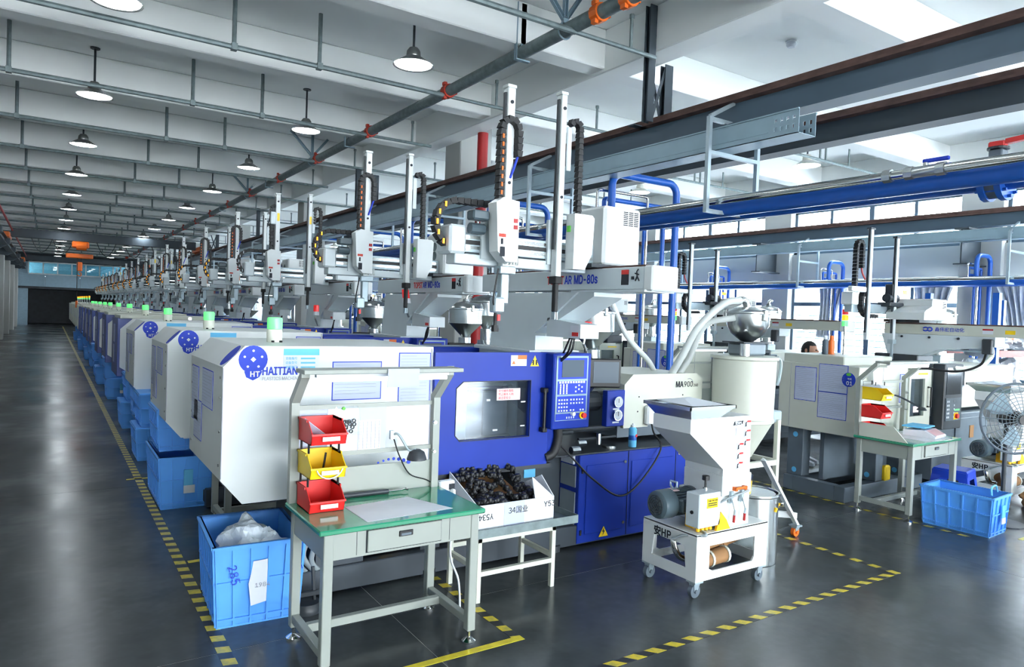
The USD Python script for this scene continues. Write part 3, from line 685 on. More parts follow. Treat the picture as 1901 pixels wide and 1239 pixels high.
    # base
    bs = MB().box(.35, 4.2, .03, .11, .02, .18, .006).box(.35, 4.2, .95, 1.03, .02, .18, .006).box(.6, .92, .06, 1.0, .1, .68).box(2.26, 2.72, .27, .95, .16, .70, .005).box(1.35, 1.5, .08, .9, .1, .68).box(.35, .45, .03, 1.0, .05, .15)
    part(t, 'base_frame', bs, 'base_grey')
    part(t, 'nameplate', MB().box(2.34, 2.45, .262, .27, .55, .64), 'sky_blue', 'blue and silver machine nameplate')
    for x in (.5, 1.4, 2.5, 3.9):
        for y in (.06, .95): part(t, 'leveling_foot', MB().cyl((x, y, 0), (x, y, .05), .06, n=10), 'dark_metal')
    # control panel
    c = part(t, 'control_panel', MB().box(2.30, 2.665, -.13, .06, 1.0, 1.575, .008), 'blue_paint', 'blue operator control panel')
    part(c, 'face_plate', MB().box(2.325, 2.63, -.134, -.13, 1.065, 1.555), 'tray_zinc')
    part(c, 'keypad_field', MB().box(2.34, 2.617, -.136, -.134, 1.38, 1.54).box(2.34, 2.617, -.136, -.134, 1.265, 1.365).box(2.34, 2.617, -.136, -.134, 1.13, 1.25).box(2.33, 2.625, -.136, -.134, 1.07, 1.118), 'ink_blue')
    part(c, 'screen', MB().box(2.375, 2.585, -.139, -.136, 1.395, 1.525), 'screen', 'grey display screen')
    ky = MB()
    def key(x, z, w=.014, h=.013): ky.box(x, x + w, -.139, -.136, z, z + h)
    for i in range(10): key(2.352 + .0255 * i, 1.348, .018, .016)
    for i in range(3):
        for j in range(5): key(2.358 + .03 * i, 1.268 + .0155 * j)
    for (x, z) in ((.19, .05), (.16, .036), (.22, .036), (.19, .02), (.16, .003), (.22, .003)): key(2.345 + x, 1.275 + z)
    for i in range(4):
        for j in range(4): key(2.350 + .025 * i, 1.135 + .027 * j)
    for i in range(5): key(2.462 + .028 * i, 1.217); key(2.462 + .028 * i, 1.19)
    for i in (0, 1, 3.4, 4.3): key(2.462 + .028 * i, 1.137)
    part(c, 'key', ky, 'paper')
    part(c, 'selector_knob', MB().cyl((2.487, -.136, 1.115), (2.487, -.16, 1.115), .016, n=10), 'white_paint')
    part(c, 'stop_button', MB().cyl((2.588, -.14, 1.1), (2.588, -.165, 1.1), .02, n=12), 'red', 'red emergency stop button')
    part(c, 'stop_collar', MB().cyl((2.58, -.136, 1.1), (2.58, -.145, 1.1), .027, n=12), 'yellow')
    tx = MB()
    for i in range(4): tx.box(2.43 + .022 * i, 2.44 + .022 * i, -.138, -.136, 1.08, 1.095)
    part(c, 'panel_lettering', tx, 'paper')
    part(c, 'panel_arm', MB().tube(smoothpath([(2.44, -.03, 1.0), (2.44, -.03, .9), (2.40, -.03, .8), (2.33, -.02, .77)]), .035, 10), 'black_rubber', 'black hose-like panel arm', smooth=60)
    # robot touch screen on an arm
    p = part(t, 'touch_screen', MB().box(2.75, 3.03, -.03, .02, 1.29, 1.525, .01).xf(lambda v: np.c_[v[:, 0], v[:, 1] + (v[:, 0] - 2.9) * -.35, v[:, 2]]), 'black', 'black robot touch screen')
    part(p, 'display', MB().box(2.80, 3.005, -.033, -.03, 1.33, 1.5).xf(lambda v: np.c_[v[:, 0], v[:, 1] + (v[:, 0] - 2.9) * -.35, v[:, 2]]), 'screen')
    part(p, 'screen_arm', MB().tube([(2.83, .03, 1.3), (2.8, .1, 1.2), (2.76, .2, 1.12)], .014, 8), 'steel')
    # injection unit
    part(t, 'injection_barrel', MB().box(2.45, 2.6, .25, .85, .76, 1.35).cyl((2.5, .55, 1.1), (3.3, .55, 1.1), .09, n=14).box(2.75, 2.95, .3, .75, .95, 1.3, .02).cyl((2.6, .3, .9), (3.3, .3, .9), .025, n=8).cyl((2.5, .12, .92), (2.7, .12, .92), .02, n=8).cyl((2.75, .1, .86), (3.15, .1, .86), .012, n=8), 'dark_metal')
    part(t, 'valve_fitting', MB().cyl((2.7, .05, .84), (2.78, .05, .84), .025, n=8).cyl((2.95, .08, .81), (2.95, .08, .9), .02, n=8).cyl((2.6, .0, .8), (2.68, .0, .8), .03, n=8).cyl((3.1, .12, .765), (3.1, .12, .785), .06, n=16), 'steel', smooth=40)
    gb = part(t, 'gauge_box', MB().box(2.955, 3.15, .0, .06, .965, 1.262, .005), 'blue_paint', 'blue pressure gauge box')
    for z in (1.168, 1.058):
        q = MB(); q.cyl((3.06, 0, z), (3.06, -.025, z), .046, n=20); part(gb, 'gauge', q, 'chrome', smooth=40)
        q = MB(); q.cyl((3.06, -.0255, z), (3.06, -.027, z), .037, n=20); part(gb, 'gauge_dial', q, 'paper')
        part(gb, 'gauge_needle', MB().box(3.057, 3.061, -.029, -.027, z - .005, z + .03), 'ink')
        part(gb, 'gauge_tag', MB().box(3.02, 3.09, -.002, 0, z - .066, z - .053), 'paper')
    ic = part(t, 'injection_cover', MB().prism([(3.325, .924), (3.325, 1.28), (3.425, 1.368), (4.235, 1.368), (4.31, 1.30), (4.31, .98), (3.63, .98), (3.62, .90), (3.33, .90)], 'y', .2, .235).prism([(3.36, 1.20), (3.36, 1.28), (3.44, 1.364), (4.23, 1.364), (4.30, 1.3), (4.30, .98), (4.28, .98), (4.28, 1.2)], 'y', .235, 1.0), 'cream_paint', 'white injection unit cover')
    sh = MB(); flow(sh, [('MA', .05, True, False), ('900', .05, False, False), (' 260', .026, False, False)], (3.955, .198, 1.243), sx=.92)
    part(ic, 'lettering', sh, 'ink')
    part(ic, 'swoosh', MB().tube([(4.13 + .05 * math.cos(a), .199, 1.27 + .05 * math.sin(a)) for a in np.linspace(2.0, .2, 8)], .003, 5), 'ink_grey')
    dt = MB()
    for (x, z) in ((3.5, 1.17), (4.05, 1.17), (3.49, 1.04)): disc(dt, (x, .199, z), .007, n=8)
    part(ic, 'bolt', dt, 'ink')
    part(ic, 'sensor_box', MB().box(3.56, 3.67, .14, .2, .92, 1.09, .015), 'white_paint')
    part(t, 'side_window', MB().box(3.68, 3.92, .22, .235, .96, 1.15), 'wall_brown')
    part(t, 'window_trim', MB().box(3.67, 3.685, .21, .24, .94, 1.16).box(3.67, 3.95, .21, .24, .94, .955), 'sky_blue')
    part(t, 'injection_carriage', MB().box(3.35, 4.3, .3, .95, .8, 1.15), 'grey_paint')
    # base cabinet
    cb = part(t, 'base_cabinet', MB().box(2.71, 4.06, .02, .98, .03, .75, .006), 'blue_paint', 'blue base cabinet')
    dl = MB()
    for x in (3.235, 3.8): dl.box(x - .002, x + .002, .016, .021, .04, .745)
    part(cb, 'door_seam', dl, 'ink')
    for (a, b) in ((2.78, 3.2), (3.27, 3.76)):
        part(cb, 'door_emboss', MB().box(a, b, .012, .02, .1, .66, .008), 'blue_paint')
    part(cb, 'door_latch', MB().cyl((3.19, .02, .66), (3.19, .005, .66), .014, n=10).cyl((3.19, .02, .15), (3.19, .005, .15), .014, n=10).cyl((3.83, .02, .68), (3.83, .005, .68), .014, n=10), 'chrome')
    part(cb, 'hinge', MB().cyl((2.74, .015, .6), (2.74, .015, .64), .009, n=6).cyl((2.74, .015, .1), (2.74, .015, .14), .009, n=6), 'black')
    part(cb, 'warning_triangle', MB().prism([(2.93, .06), (3.03, .06), (2.98, .145)], 'y', .009, .0115), 'yellow', 'yellow electrical warning triangle')
    part(cb, 'bolt_print', MB().prism([(2.983, .13), (2.965, .1), (2.978, .1), (2.97, .07), (2.995, .107), (2.98, .107)], 'y', .0075, .009), 'ink')
    for z in (.06, .27, .48):
        v = MB().box(2.700, 2.71, .06, .25, z, z + .17)
        part(cb, 'side_vent', v, 'grey_paint2')
    part(cb, 'socket_box', MB().box(2.69, 2.71, .08, .24, .665, .74), 'paper')
    part(t, 'deck', MB().box(2.42, 4.1, -.0, 1.0, .752, .765, .003), 'dark_metal', 'dark oily steel deck', smooth=False)
    part(t, 'drain_hose', MB().tube(smoothpath([(.55, .1, .7), (.5, -.02, .5), (.45, .0, .3), (.6, .1, .1)]), .018, 6).tube(smoothpath([(.62, .1, .7), (.56, -.03, .5), (.5, .0, .3), (.66, .1, .1)]), .018, 6).tube(smoothpath([(.68, .1, .7), (.6, -.01, .45), (.56, .02, .25), (.7, .1, .1)]), .018, 6), 'hose_grey', smooth=60)
    return t

ROW = [4.3, 6.66, 9.5, 12.1, 14.85, 17.5, 20.2, 22.4, 24.8, 27.3, 29.6, 31.9, 34.2, 36.6, 39.0, 41.5, 44.0, 46.5]
ROWX = [.85 + .0035 * (y - 4.3) for y in ROW]
g_a = None
m0 = machine('A', 'nearest white and blue injection moulding machine, behind the green-topped workbench', (ROWX[0], ROW[0], 0))
for i in (1, 2): dup(m0, '%s white injection moulding machine of the long row, counted from the nearest' % ORD[i], (ROWX[i], ROW[i], 0))
m1 = None
for i in range(3, 11):
    lb = '%s machine of the long row, a blue-ended white one, counted from the nearest' % ORD[i]
    m1 = machine('B', lb, (ROWX[i], ROW[i], 0)) if i == 3 else dup(m1 if i > 3 else None, lb, (ROWX[i], ROW[i], 0))
for i in range(11, 18):
    lb = '%s machine of the long row, a distant cream one, counted from the nearest' % ORD[i]
    m2 = machine('C', lb, (ROWX[i], ROW[i], 0)) if i == 11 else dup(m2, lb, (ROWX[i], ROW[i], 0))
# ------------------------------------------------ take-out robots (same local origin as their machine)
def chain(pts, w, name, t, parent_m='black_rubber', n_stripe=0):
    """cable carrier: links along a path, width w along y"""
    P = np.array(pts); b = MB()
    for i in range(len(P) - 1):
        p, q = P[i], P[i + 1]; d = q - p; L = np.linalg.norm(d); d /= L; nn = np.array([-d[2], 0, d[0]])
        h = .021; y0, y1 = p[1] - w / 2, p[1] + w / 2
        e = .006
        c = [p + nn * h, p - nn * h, q - nn * (h - e) - d * .004, q + nn * (h - e) - d * .004]
        b.hull([(k[0], y, k[2]) for k in c for y in (y0, y1)])
    return part(t, name, b, parent_m, 'black cable carrier chain')
def resample(pts, step):
    P = np.array(pts, float); L = np.r_[0, np.cumsum(np.linalg.norm(np.diff(P, axis=0), axis=1))]
    u = np.linspace(0, L[-1], max(2, int(L[-1] / step)))
    return np.c_[[np.interp(u, L, P[:, k]) for k in range(3)]].T
def robot(kind, label, loc, ya=-.48, drop=0., text_on=True):
    """ya: carriage position along the beam; drop: how far the arms are lowered"""
    t = thing('takeout_robot', label, 'robot', loc)
    wp = 'cool_white'
    X = lambda x: x - .85
    # pedestal
    part(t, 'pedestal', MB().prism([(.80, 1.56), (.70, 2.03), (-.56, 2.03), (-.56, 2.0), (-.10, 1.80), (.06, 1.76), (.12, 1.70), (.12, 1.56)], 'x', X(3.15), X(3.42)), wp)
    part(t, 'mount', MB().box(X(3.08), X(3.5), .08, .85, 1.38, 1.58, .008).box(X(3.05), X(3.53), .05, .88, 1.56, 1.585), wp)
    part(t, 'gusset', MB().box(X(3.12), X(3.15), -.05, .1, 1.7, 1.72).prism([(-.4, 2.03), (.1, 1.72), (.14, 1.72), (-.3, 2.03)], 'x', X(3.13), X(3.15)), wp)
    jb = part(t, 'junction_box', MB().hull([(X(3.13), -.45, 1.70), (X(3.13), -.05, 1.70), (X(3.13), -.45, 1.80), (X(3.13), -.05, 1.84), (X(3.3), -.45, 1.70), (X(3.3), -.05, 1.70), (X(3.3), -.45, 1.80), (X(3.3), -.05, 1.84)]), wp)
    part(jb, 'sticker', MB().box(X(3.128), X(3.13), -.44, -.34, 1.71, 1.79), 'paper')
    part(jb, 'sticker_print', MB().box(X(3.126), X(3.128), -.43, -.36, 1.715, 1.742), 'red')
    part(t, 'cable', MB().tube(smoothpath([(X(3.2), -.3, 1.7), (X(3.19), -.28, 1.6), (X(3.22), -.1, 1.5)]), .008, 6).tube(smoothpath([(X(3.22), -.25, 1.7), (X(3.2), -.22, 1.58), (X(3.25), 0, 1.48)]), .008, 6).tube(smoothpath([(X(3.24), -.2, 1.7), (X(3.24), -.15, 1.62), (X(3.3), 0, 1.5)]), .008, 6), 'black')
    # beam along y
    bm = part(t, 'traverse_beam', MB().box(X(3.17), X(3.40), -1.02, .98, 2.045, 2.192, .004), wp)
    part(bm, 'end_cap', MB().box(X(3.165), X(3.405), -1.1, -1.02, 2.035, 2.198, .01), 'white_paint')
    part(bm, 'bottom_flange', MB().box(X(3.15), X(3.42), -1.05, -.3, 2.028, 2.043), wp)
    part(bm, 'guide_rail', MB().box(X(3.2), X(3.235), -1.0, .95, 2.193, 2.207).box(X(3.335), X(3.37), -1.0, .95, 2.193, 2.207), 'rail_rust', 'rust-stained guide rail')
    if text_on:
        b = MB(); x = flow(b, [('TOPST', .056, True, False)], (X(3.169), .02, 2.092), '-x', .8); part(bm, 'lettering', b, 'red')
        b = MB(); flow(b, [('AR', .056, True, False), (' MD-80s', .058, True, False)], (X(3.169), .02 - x, 2.092), '-x', .8, .5); part(bm, 'lettering', b, 'ink_blue')
    part(bm, 'warning_label', MB().box(X(3.168), X(3.17), -.88, -.81, 2.075, 2.175), 'ink')
    part(bm, 'warning_header', MB().box(X(3.167), X(3.168), -.88, -.81, 2.145, 2.175), 'red')
    b = MB().box(X(3.168), X(3.17), -.93, -.905, 2.11, 2.13).tube([(X(3.168), -.945, 2.1), (X(3.168), -.96, 2.13), (X(3.168), -.955, 2.16), (X(3.168), -.97, 2.175)], .005, 5).tube([(X(3.168), -.94, 2.15), (X(3.168), -.975, 2.14)], .005, 5).tube([(X(3.168), -.96, 2.13), (X(3.168), -.98, 2.1)], .005, 5)
    part(bm, 'running_man_symbol', b, 'ink')
    # carriage and controller box
    cbx = part(t, 'controller_box', MB().box(X(3.22), X(3.57), ya - .08, ya + .29, 2.22, 2.64, .02), 'white_paint' if kind == 'A' else wp)
    part(t, 'carriage', MB().box(X(3.1), X(3.5), ya - .1, ya + .35, 2.2, 2.225), 'dark_metal')
    fb = MB()
    for z in (2.505, 2.415):
        c = (X(3.218), ya + .12, z)
        for r in (.042, .03, .017): fb.tube([(c[0], c[1] + r * math.cos(a), c[2] + r * math.sin(a)) for a in np.linspace(0, 2 * np.pi, 13)], .003, 4)
        fb.cyl((X(3.217), c[1], z), (X(3.2205), c[1], z), .04, n=14)
    part(cbx, 'fan_grille', fb, 'galvanised')
    vb = MB()
    for i in range(3):
        for j in range(8): vb.box(X(3.395 + .05 * i), X(3.435 + .05 * i), ya - .082, ya - .079, 2.515 + .013 * j, 2.521 + .013 * j)
    part(cbx, 'vent_slots', vb, 'ink')
    # cross arm along x
    ca = part(t, 'cross_arm', MB().box(X(2.12), X(3.25), ya + .03, ya + .15, 2.235, 2.36, .004), 'zinc')
    part(ca, 'slide_rail', MB().box(X(2.15), X(3.2), ya + .015, ya + .03, 2.255, 2.275).box(X(2.15), X(3.2), ya + .015, ya + .03, 2.32, 2.34), 'chrome')
    part(ca, 'belt_slot', MB().box(X(2.15), X(3.2), ya + .024, ya + .031, 2.285, 2.312), 'black')
    part(ca, 'end_block', MB().box(X(2.05), X(2.17), ya, ya + .18, 2.22, 2.4, .015), wp)
    part(ca, 'lower_cover', MB().box(X(2.1), X(3.15), ya + .02, ya + .14, 2.16, 2.225, .005), wp)
    # horizontal chain loop at the left end
    pts = [(X(2.36), ya + .08, 2.56)] + arc((X(2.14), ya + .08, 2.405), .155, 80, 265, 12) + [(X(2.2), ya + .08, 2.245)]
    ch = chain(resample(pts, .045), .06, 'cable_chain', t)
    st = MB()
    for a in range(110, 250, 22): st.box(-.008, .008, -.0325, -.03, -.014, .014).xf(lambda v: v)
    sb = MB()
    for a in np.radians(np.arange(130, 262, 24)):
        c = (X(2.14) + .155 * math.cos(a), ya + .049, 2.405 + .155 * math.sin(a))
        sb.box(c[0] - .006, c[0] + .006, ya + .044, ya + .05, c[2] - .016, c[2] + .016)
    part(ch, 'chain_marker', sb, 'amber' if kind == 'A' else 'hose_grey')
    # main arm
    def arm(x, w, top, bot, y, nm):
        a = part(t, nm, MB().box(X(x - w / 2), X(x + w / 2), y - .03, y + .03, bot, top, .004), 'white_paint')
        part(a, 'top_plate', MB().box(X(x - w / 2 - .008), X(x + w / 2 + .004), y - .034, y + .034, top, top + .02, .003), 'white_paint')
        part(a, 'rack', MB().box(X(x - w / 2 - .012), X(x - w / 2), y - .012, y + .012, bot + .2, top - .03), 'dark_metal')
        part(a, 'bolt', MB().cyl((X(x), y - .03, top - .09), (X(x), y - .036, top - .09), .012, n=8).cyl((X(x), y - .03, bot + .55), (X(x), y - .036, bot + .55), .01, n=8), 'ink')
        return a
    yA = ya - .03
    m_ = arm(2.43, .055, 3.29 - drop, 2.14 - drop, yA, 'main_arm')
    hd = part(t, 'main_arm_head', MB().prism([(X(2.30), 2.24), (X(2.36), 2.18), (X(2.45), 2.18), (X(2.45), 2.56), (X(2.33), 2.575), (X(2.28), 2.54)], 'y', yA - .13, yA - .03), 'white_paint')
    part(hd, 'head_back', MB().box(X(2.28), X(2.5), yA + .035, yA + .06, 2.2, 2.5), wp)
    part(hd, 'label', MB().box(X(2.41), X(2.44), yA - .132, yA - .13, 2.425, 2.45).box(X(2.41), X(2.44), yA - .132, yA - .13, 2.385, 2.41), 'red_dark')
    part(hd, 'warning_label', MB().box(X(2.315), X(2.35), yA - .132, yA - .13, 2.21, 2.27).box(X(2.32), X(2.335), yA - .132, yA - .13, 2.285, 2.32), 'ink')
    part(hd, 'warning_header', MB().box(X(2.305), X(2.355), yA - .132, yA - .13, 2.33, 2.35), 'coupling_red')
    part(hd, 'servo_motor', MB().box(X(2.16), X(2.28), yA - .06, yA + .03, 2.43, 2.49, .01).cyl((X(2.17), yA, 2.38), (X(2.27), yA, 2.38), .035, n=10), 'motor_grey')
    if kind == 'A':
        pts = [(X(2.345), yA - .05, 2.55), (X(2.345), yA - .05, 2.98 - drop)] + arc((X(2.41), yA - .05, 3.02 - drop), .065, 180, 0, 8) + [(X(2.475), yA - .05, 2.85 - drop)]
    else:
        pts = [(X(2.36), yA + .0, 2.5), (X(2.355), yA, 3.1 - drop)] + arc((X(2.385), yA, 3.12 - drop), .03, 180, 20, 5)
    ch = chain(resample(pts, .04), .055, 'cable_chain', t)
    if kind == 'A':
        sb = MB()
        for z in np.arange(2.6, 3.0, .05): sb.box(X(2.338), X(2.350), yA - .084, yA - .077, z, z + .026)
        part(ch, 'chain_marker', sb, 'orange')
        part(t, 'air_hose', MB().tube(smoothpath([(X(2.475), yA - .05, 2.86), (X(2.45), yA - .045, 2.78), (X(2.435), yA - .03, 2.72)]), .008, 6), 'ink_blue')
    else:
        part(m_, 'yellow_label', MB().box(X(2.42), X(2.45), yA - .033, yA - .031, 2.95 - drop, 3.05 - drop), 'yellow', 'yellow warning label')
        part(t, 'hose_guard', MB().box(X(2.33), X(2.4), yA - .06, yA - .035, 2.9 - drop, 3.06 - drop, .01), 'cool_white')
    # wrist and gripper
    zb = 2.14 - drop
    g = part(t, 'gripper', MB().box(X(2.38), X(2.5), yA - .04, yA + .04, zb - .03, zb + .02, .005).box(X(2.4), X(2.46), yA - .025, yA + .025, zb - .22, zb - .03, .005).box(X(2.34), X(2.42), yA - .05, yA + .02, zb - .28, zb - .18, .01), 'zinc')
    vb = MB()
    for i in range(4): vb.cyl((X(2.42 + .025 * i), yA - .05, zb + .03), (X(2.42 + .025 * i), yA - .05, zb + .09), .01, n=6)
    part(g, 'air_fitting', vb, 'chrome')
    part(g, 'gripper_hose', MB().tube(smoothpath([(X(2.43), yA - .05, zb + .09), (X(2.42), yA - .06, zb + .2), (X(2.41), yA - .04, zb + .3)]), .006, 5).tube(smoothpath([(X(2.47), yA - .05, zb + .09), (X(2.46), yA - .06, zb + .18), (X(2.42), yA - .04, zb + .3)]), .006, 5), 'orange', 'orange air hose')
    part(g, 'gripper_cable', MB().tube(smoothpath([(X(2.38), yA, zb - .25), (X(2.33), yA - .05, zb - .2), (X(2.36), yA - .05, zb)]), .006, 5), 'black')
    part(g, 'suction_cup', MB().cyl((X(2.38), yA, zb - .28), (X(2.38), yA, zb - .36), .012, n=8).cyl((X(2.38), yA, zb - .36), (X(2.38), yA, zb - .4), .025, n=8), 'black')
    part(g, 'red_button', MB().box(X(2.36), X(2.38), yA - .06, yA - .05, zb - .33, zb - .29), 'red')
    # sub arm
    s_ = arm(2.85, .045, 3.33 - drop, 2.1 - drop, yA, 'sub_arm')
    hd = part(t, 'sub_arm_head', MB().prism([(X(2.9), 2.17), (X(3.0), 2.17), (X(3.06), 2.28), (X(3.07), 2.52), (X(3.05), 2.54), (X(2.9), 2.54)], 'y', yA - .12, yA - .03), 'white_paint')
    part(hd, 'head_back', MB().box(X(2.8), X(2.92), yA + .035, yA + .06, 2.2, 2.5), wp)
    part(hd, 'green_label', MB().box(X(2.89), X(2.9), yA - .08, yA - .05, 2.42, 2.46), 'green')
    pts = [(X(2.99), yA - .03, 2.53), (X(2.985), yA - .03, 3.1 - drop)] + arc((X(2.945), yA - .03, 3.13 - drop), .042, 0, 175, 7) + ([(X(2.902), yA - .03, 2.95 - drop)] if kind != 'A' else [])
    chain(resample(pts, .035), .045, 'cable_chain', t)
    part(s_, 'side_plate', MB().box(X(2.872), X(2.91), yA - .045, yA - .03, 2.83 - drop, 3.12 - drop, .004), wp)
    if kind != 'A': part(s_, 'yellow_label', MB().box(X(2.84), X(2.865), yA - .033, yA - .031, 2.95 - drop, 3.05 - drop), 'yellow', 'yellow warning label')
    zb = 2.1 - drop
    g = part(t, 'sub_gripper', MB().box(X(2.82), X(2.88), yA - .04, yA + .04, zb - .03, zb + .02, .005).box(X(2.835), X(2.865), yA - .02, yA + .02, zb - .22, zb - .02, .005), 'black_rubber', 'black sub gripper')
    part(g, 'finger', MB().box(X(2.838), X(2.848), yA - .02, yA + .02, zb - .27, zb - .22).box(X(2.854), X(2.864), yA - .02, yA + .02, zb - .27, zb - .22), 'zinc')
    return t
r0 = robot('A', 'nearest white take-out robot with tall arms, over the nearest machine', (ROWX[0], ROW[0], 0))
r2 = robot('B', 'third take-out robot of the row, arms with yellow labels, counted from the nearest', (ROWX[2], ROW[2], 0), ya=-.2, text_on=False)
r1 = robot('A', 'second white take-out robot of the row, counted from the nearest', (ROWX[1], ROW[1], 0), ya=-.45)
for i in range(3, 18):
    dup((r1, r0, r2, r1, r0)[i % 5], '%s white take-out robot of the row, counted from the nearest' % ORD[i], (ROWX[i], ROW[i] , 0))

# ------------------------------------------------ hopper loaders, beside each robot on its machine
def hopper(label, loc, r=.2, tall=True):
    t = thing('hopper_loader', label, 'hopper', loc)
    part(t, 'bowl', MB().lathe([(.001, .0), (.045, .0), (.05, .02), (r, .17), (r, .33), (r * 1.05, .335), (r * 1.05, .35), (r, .355)], n=22), 'steel', smooth=35)
    part(t, 'lid', MB().lathe([(r, .355), (r * .8, .40), (.04, .43), (.035, .46), (.001, .465)], n=22), 'steel', smooth=35)
    b = MB()
    for a in (0.4, 2.5, 4.6): b.box(r * math.cos(a) - .018, r * math.cos(a) + .018, r * math.sin(a) - .018, r * math.sin(a) + .018, .31, .385, .006)
    part(t, 'clip', b, 'chrome')
    part(t, 'elbow', MB().tube(arc((.06, 0, .46), .06, 180, 60, 7), .022, 10), 'chrome', smooth=50)
    part(t, 'sight_tube', MB().cyl((0, 0, -.14), (0, 0, 0), .075, n=16).cyl((0, 0, -.19), (0, 0, -.14), .11, n=16), 'steel', smooth=40)
    part(t, 'base_flange', MB().box(-.1, .1, -.1, .1, -.30, -.19, .01), 'zinc')
    return t
h0 = hopper('nearest stainless hopper loader above the machine touch screen', (4.15, 4.93, 1.56))
for i in range(1, 14):
    dup(h0, '%s stainless hopper loader on the row of machines, counted from the nearest' % ORD[i], (4.15 + ROWX[i] - .85, ROW[i] + .63, 1.56))
for i in range(1, 4):
    dup(h0, 'stainless hopper loader standing behind the %s machine of the long row' % ORD[i], (4.62, ROW[i] + .9, 1.66))
b = MB().cyl((0, 0, 0), (0, 0, .03), .045, n=14)
def rotlamp(label, loc, tilt=.2):
    t = thing('rotating_warning_lamp', label, 'warning lamp', loc)
    f = lambda v: np.c_[v[:, 0] + tilt * v[:, 2], v[:, 1], v[:, 2]]
    part(t, 'base', MB().lathe([(.001, 0), (.042, 0), (.042, .05), (.001, .05)], n=14).xf(f), 'paper')
    part(t, 'lens', MB().lathe([(.036, .05), (.036, .13), (.03, .137), (.001, .138)], n=14).xf(f), 'beacon_red', 'red lens')
    part(t, 'arm', MB().tube([(0, 0, 0), (-.01, 0, -.05), (.03, .0, -.14)], .012, 6), 'steel')
rotlamp('red and white warning lamp below the nearest hopper loader', (3.75, 4.55, 1.68))
rotlamp('red and white warning lamp on the second robot pedestal', (3.02, 6.5, 1.93), -.15)
rotlamp('red and white warning lamp on the third robot pedestal', (3.0, 9.3, 1.75), 0)
# ------------------------------------------------ workbenches
def bench(label, loc, panel=True):
    t = thing('workbench', label, 'workbench', loc)
    W, D = .945, .6
    c = 'bench_paint'
    part(t, 'tabletop', MB().box(0, W, 0, D, .735, .762, .006), 'green_top', 'glossy green tabletop')
    for (x, y) in ((.03, .02), (W - .08, .02), (.03, D - .07), (W - .08, D - .07)):
        part(t, 'leg', MB().box(x, x + .05, y, y + .05, .07, .735, .004), c)
        part(t, 'leveling_foot', MB().cyl((x + .025, y + .025, .0), (x + .025, y + .025, .012), .042, n=14).cyl((x + .025, y + .025, .012), (x + .025, y + .025, .03), .042, .015, 14).cyl((x + .025, y + .025, .03), (x + .025, y + .025, .075), .01, n=8), 'chrome', 'shiny round foot', smooth=40)
    part(t, 'apron', MB().box(.08, W - .08, .025, .035, .6, .735).box(.035, .045, .07, D - .07, .6, .735).box(W - .045, W - .035, .07, D - .07, .6, .735).box(.08, W - .08, D - .04, D - .03, .6, .735), c)
    d = part(t, 'drawer', MB().box(.255, .675, .012, .028, .618, .728, .003), c)
    part(d, 'drawer_gap', MB().box(.25, .68, .022, .026, .613, .733).box(.2, .202, .0235, .026, .61, .73).box(.73, .732, .0235, .026, .61, .73), 'ink')
    part(d, 'drawer_pull', MB().box(.425, .505, .006, .013, .675, .705, .003), 'black', 'black recessed pull')
    part(d, 'pull_recess', MB().box(.437, .493, .004, .007, .68, .692), 'grey_paint')
    part(t, 'side_rail', MB().box(.035, .075, .07, D - .07, .1, .145, .003), c); part(t, 'side_rail', MB().box(W - .075, W - .035, .07, D - .07, .1, .145, .003), c)
    part(t, 'stretcher', MB().box(.075, W - .075, .37, .41, .1, .145, .003), c)
    for x in (.01, W - .06):
        part(t, 'upright', MB().prism([(D - .045, .762), (D, .762), (D, 1.335), (D - .205, 1.53), (D - .205, 1.475), (D - .045, 1.32)], 'x', x, x + .045), c)
    s_ = part(t, 'light_shelf', MB().box(-.02, W - .03, D - .35, D - .2, 1.505, 1.528, .003), c)
    part(s_, 'light_housing', MB().box(.06, W - .1, D - .3, D - .27, 1.485, 1.505), 'paper')
    part(s_, 'light_tube', MB().cyl((.07, D - .285, 1.472), (W - .11, D - .285, 1.472), .013, n=10), 'tube_light', 'glowing light tube', smooth=40)
    part(t, 'rear_rail', MB().box(.055, W - .06, D - .02, D - .005, 1.275, 1.30), c); part(t, 'rear_rail', MB().box(.055, W - .06, D - .02, D - .005, 1.0, 1.025), c)
    if panel: part(t, 'rear_panel', MB().box(.055, W - .06, D - .018, D - .008, .765, .93), c)
    part(t, 'bolt', MB().cyl((W - .06, D - .05, 1.17), (W - .06, D - .075, 1.17), .012, n=6).cyl((W - .06, D - .05, .99), (W - .06, D - .075, .99), .01, n=6), 'steel')
    return t
w0 = bench('nearest workbench with glossy green top, light shelf and cream legs', (1.115, 3.305, 0))
for i in range(1, 16): dup(w0, '%s green-topped workbench of the row, between two machines, counted from the nearest' % ORD[i], (ROWX[i] + .30, ROW[i] - (.93 if i != 1 else .88), 0))

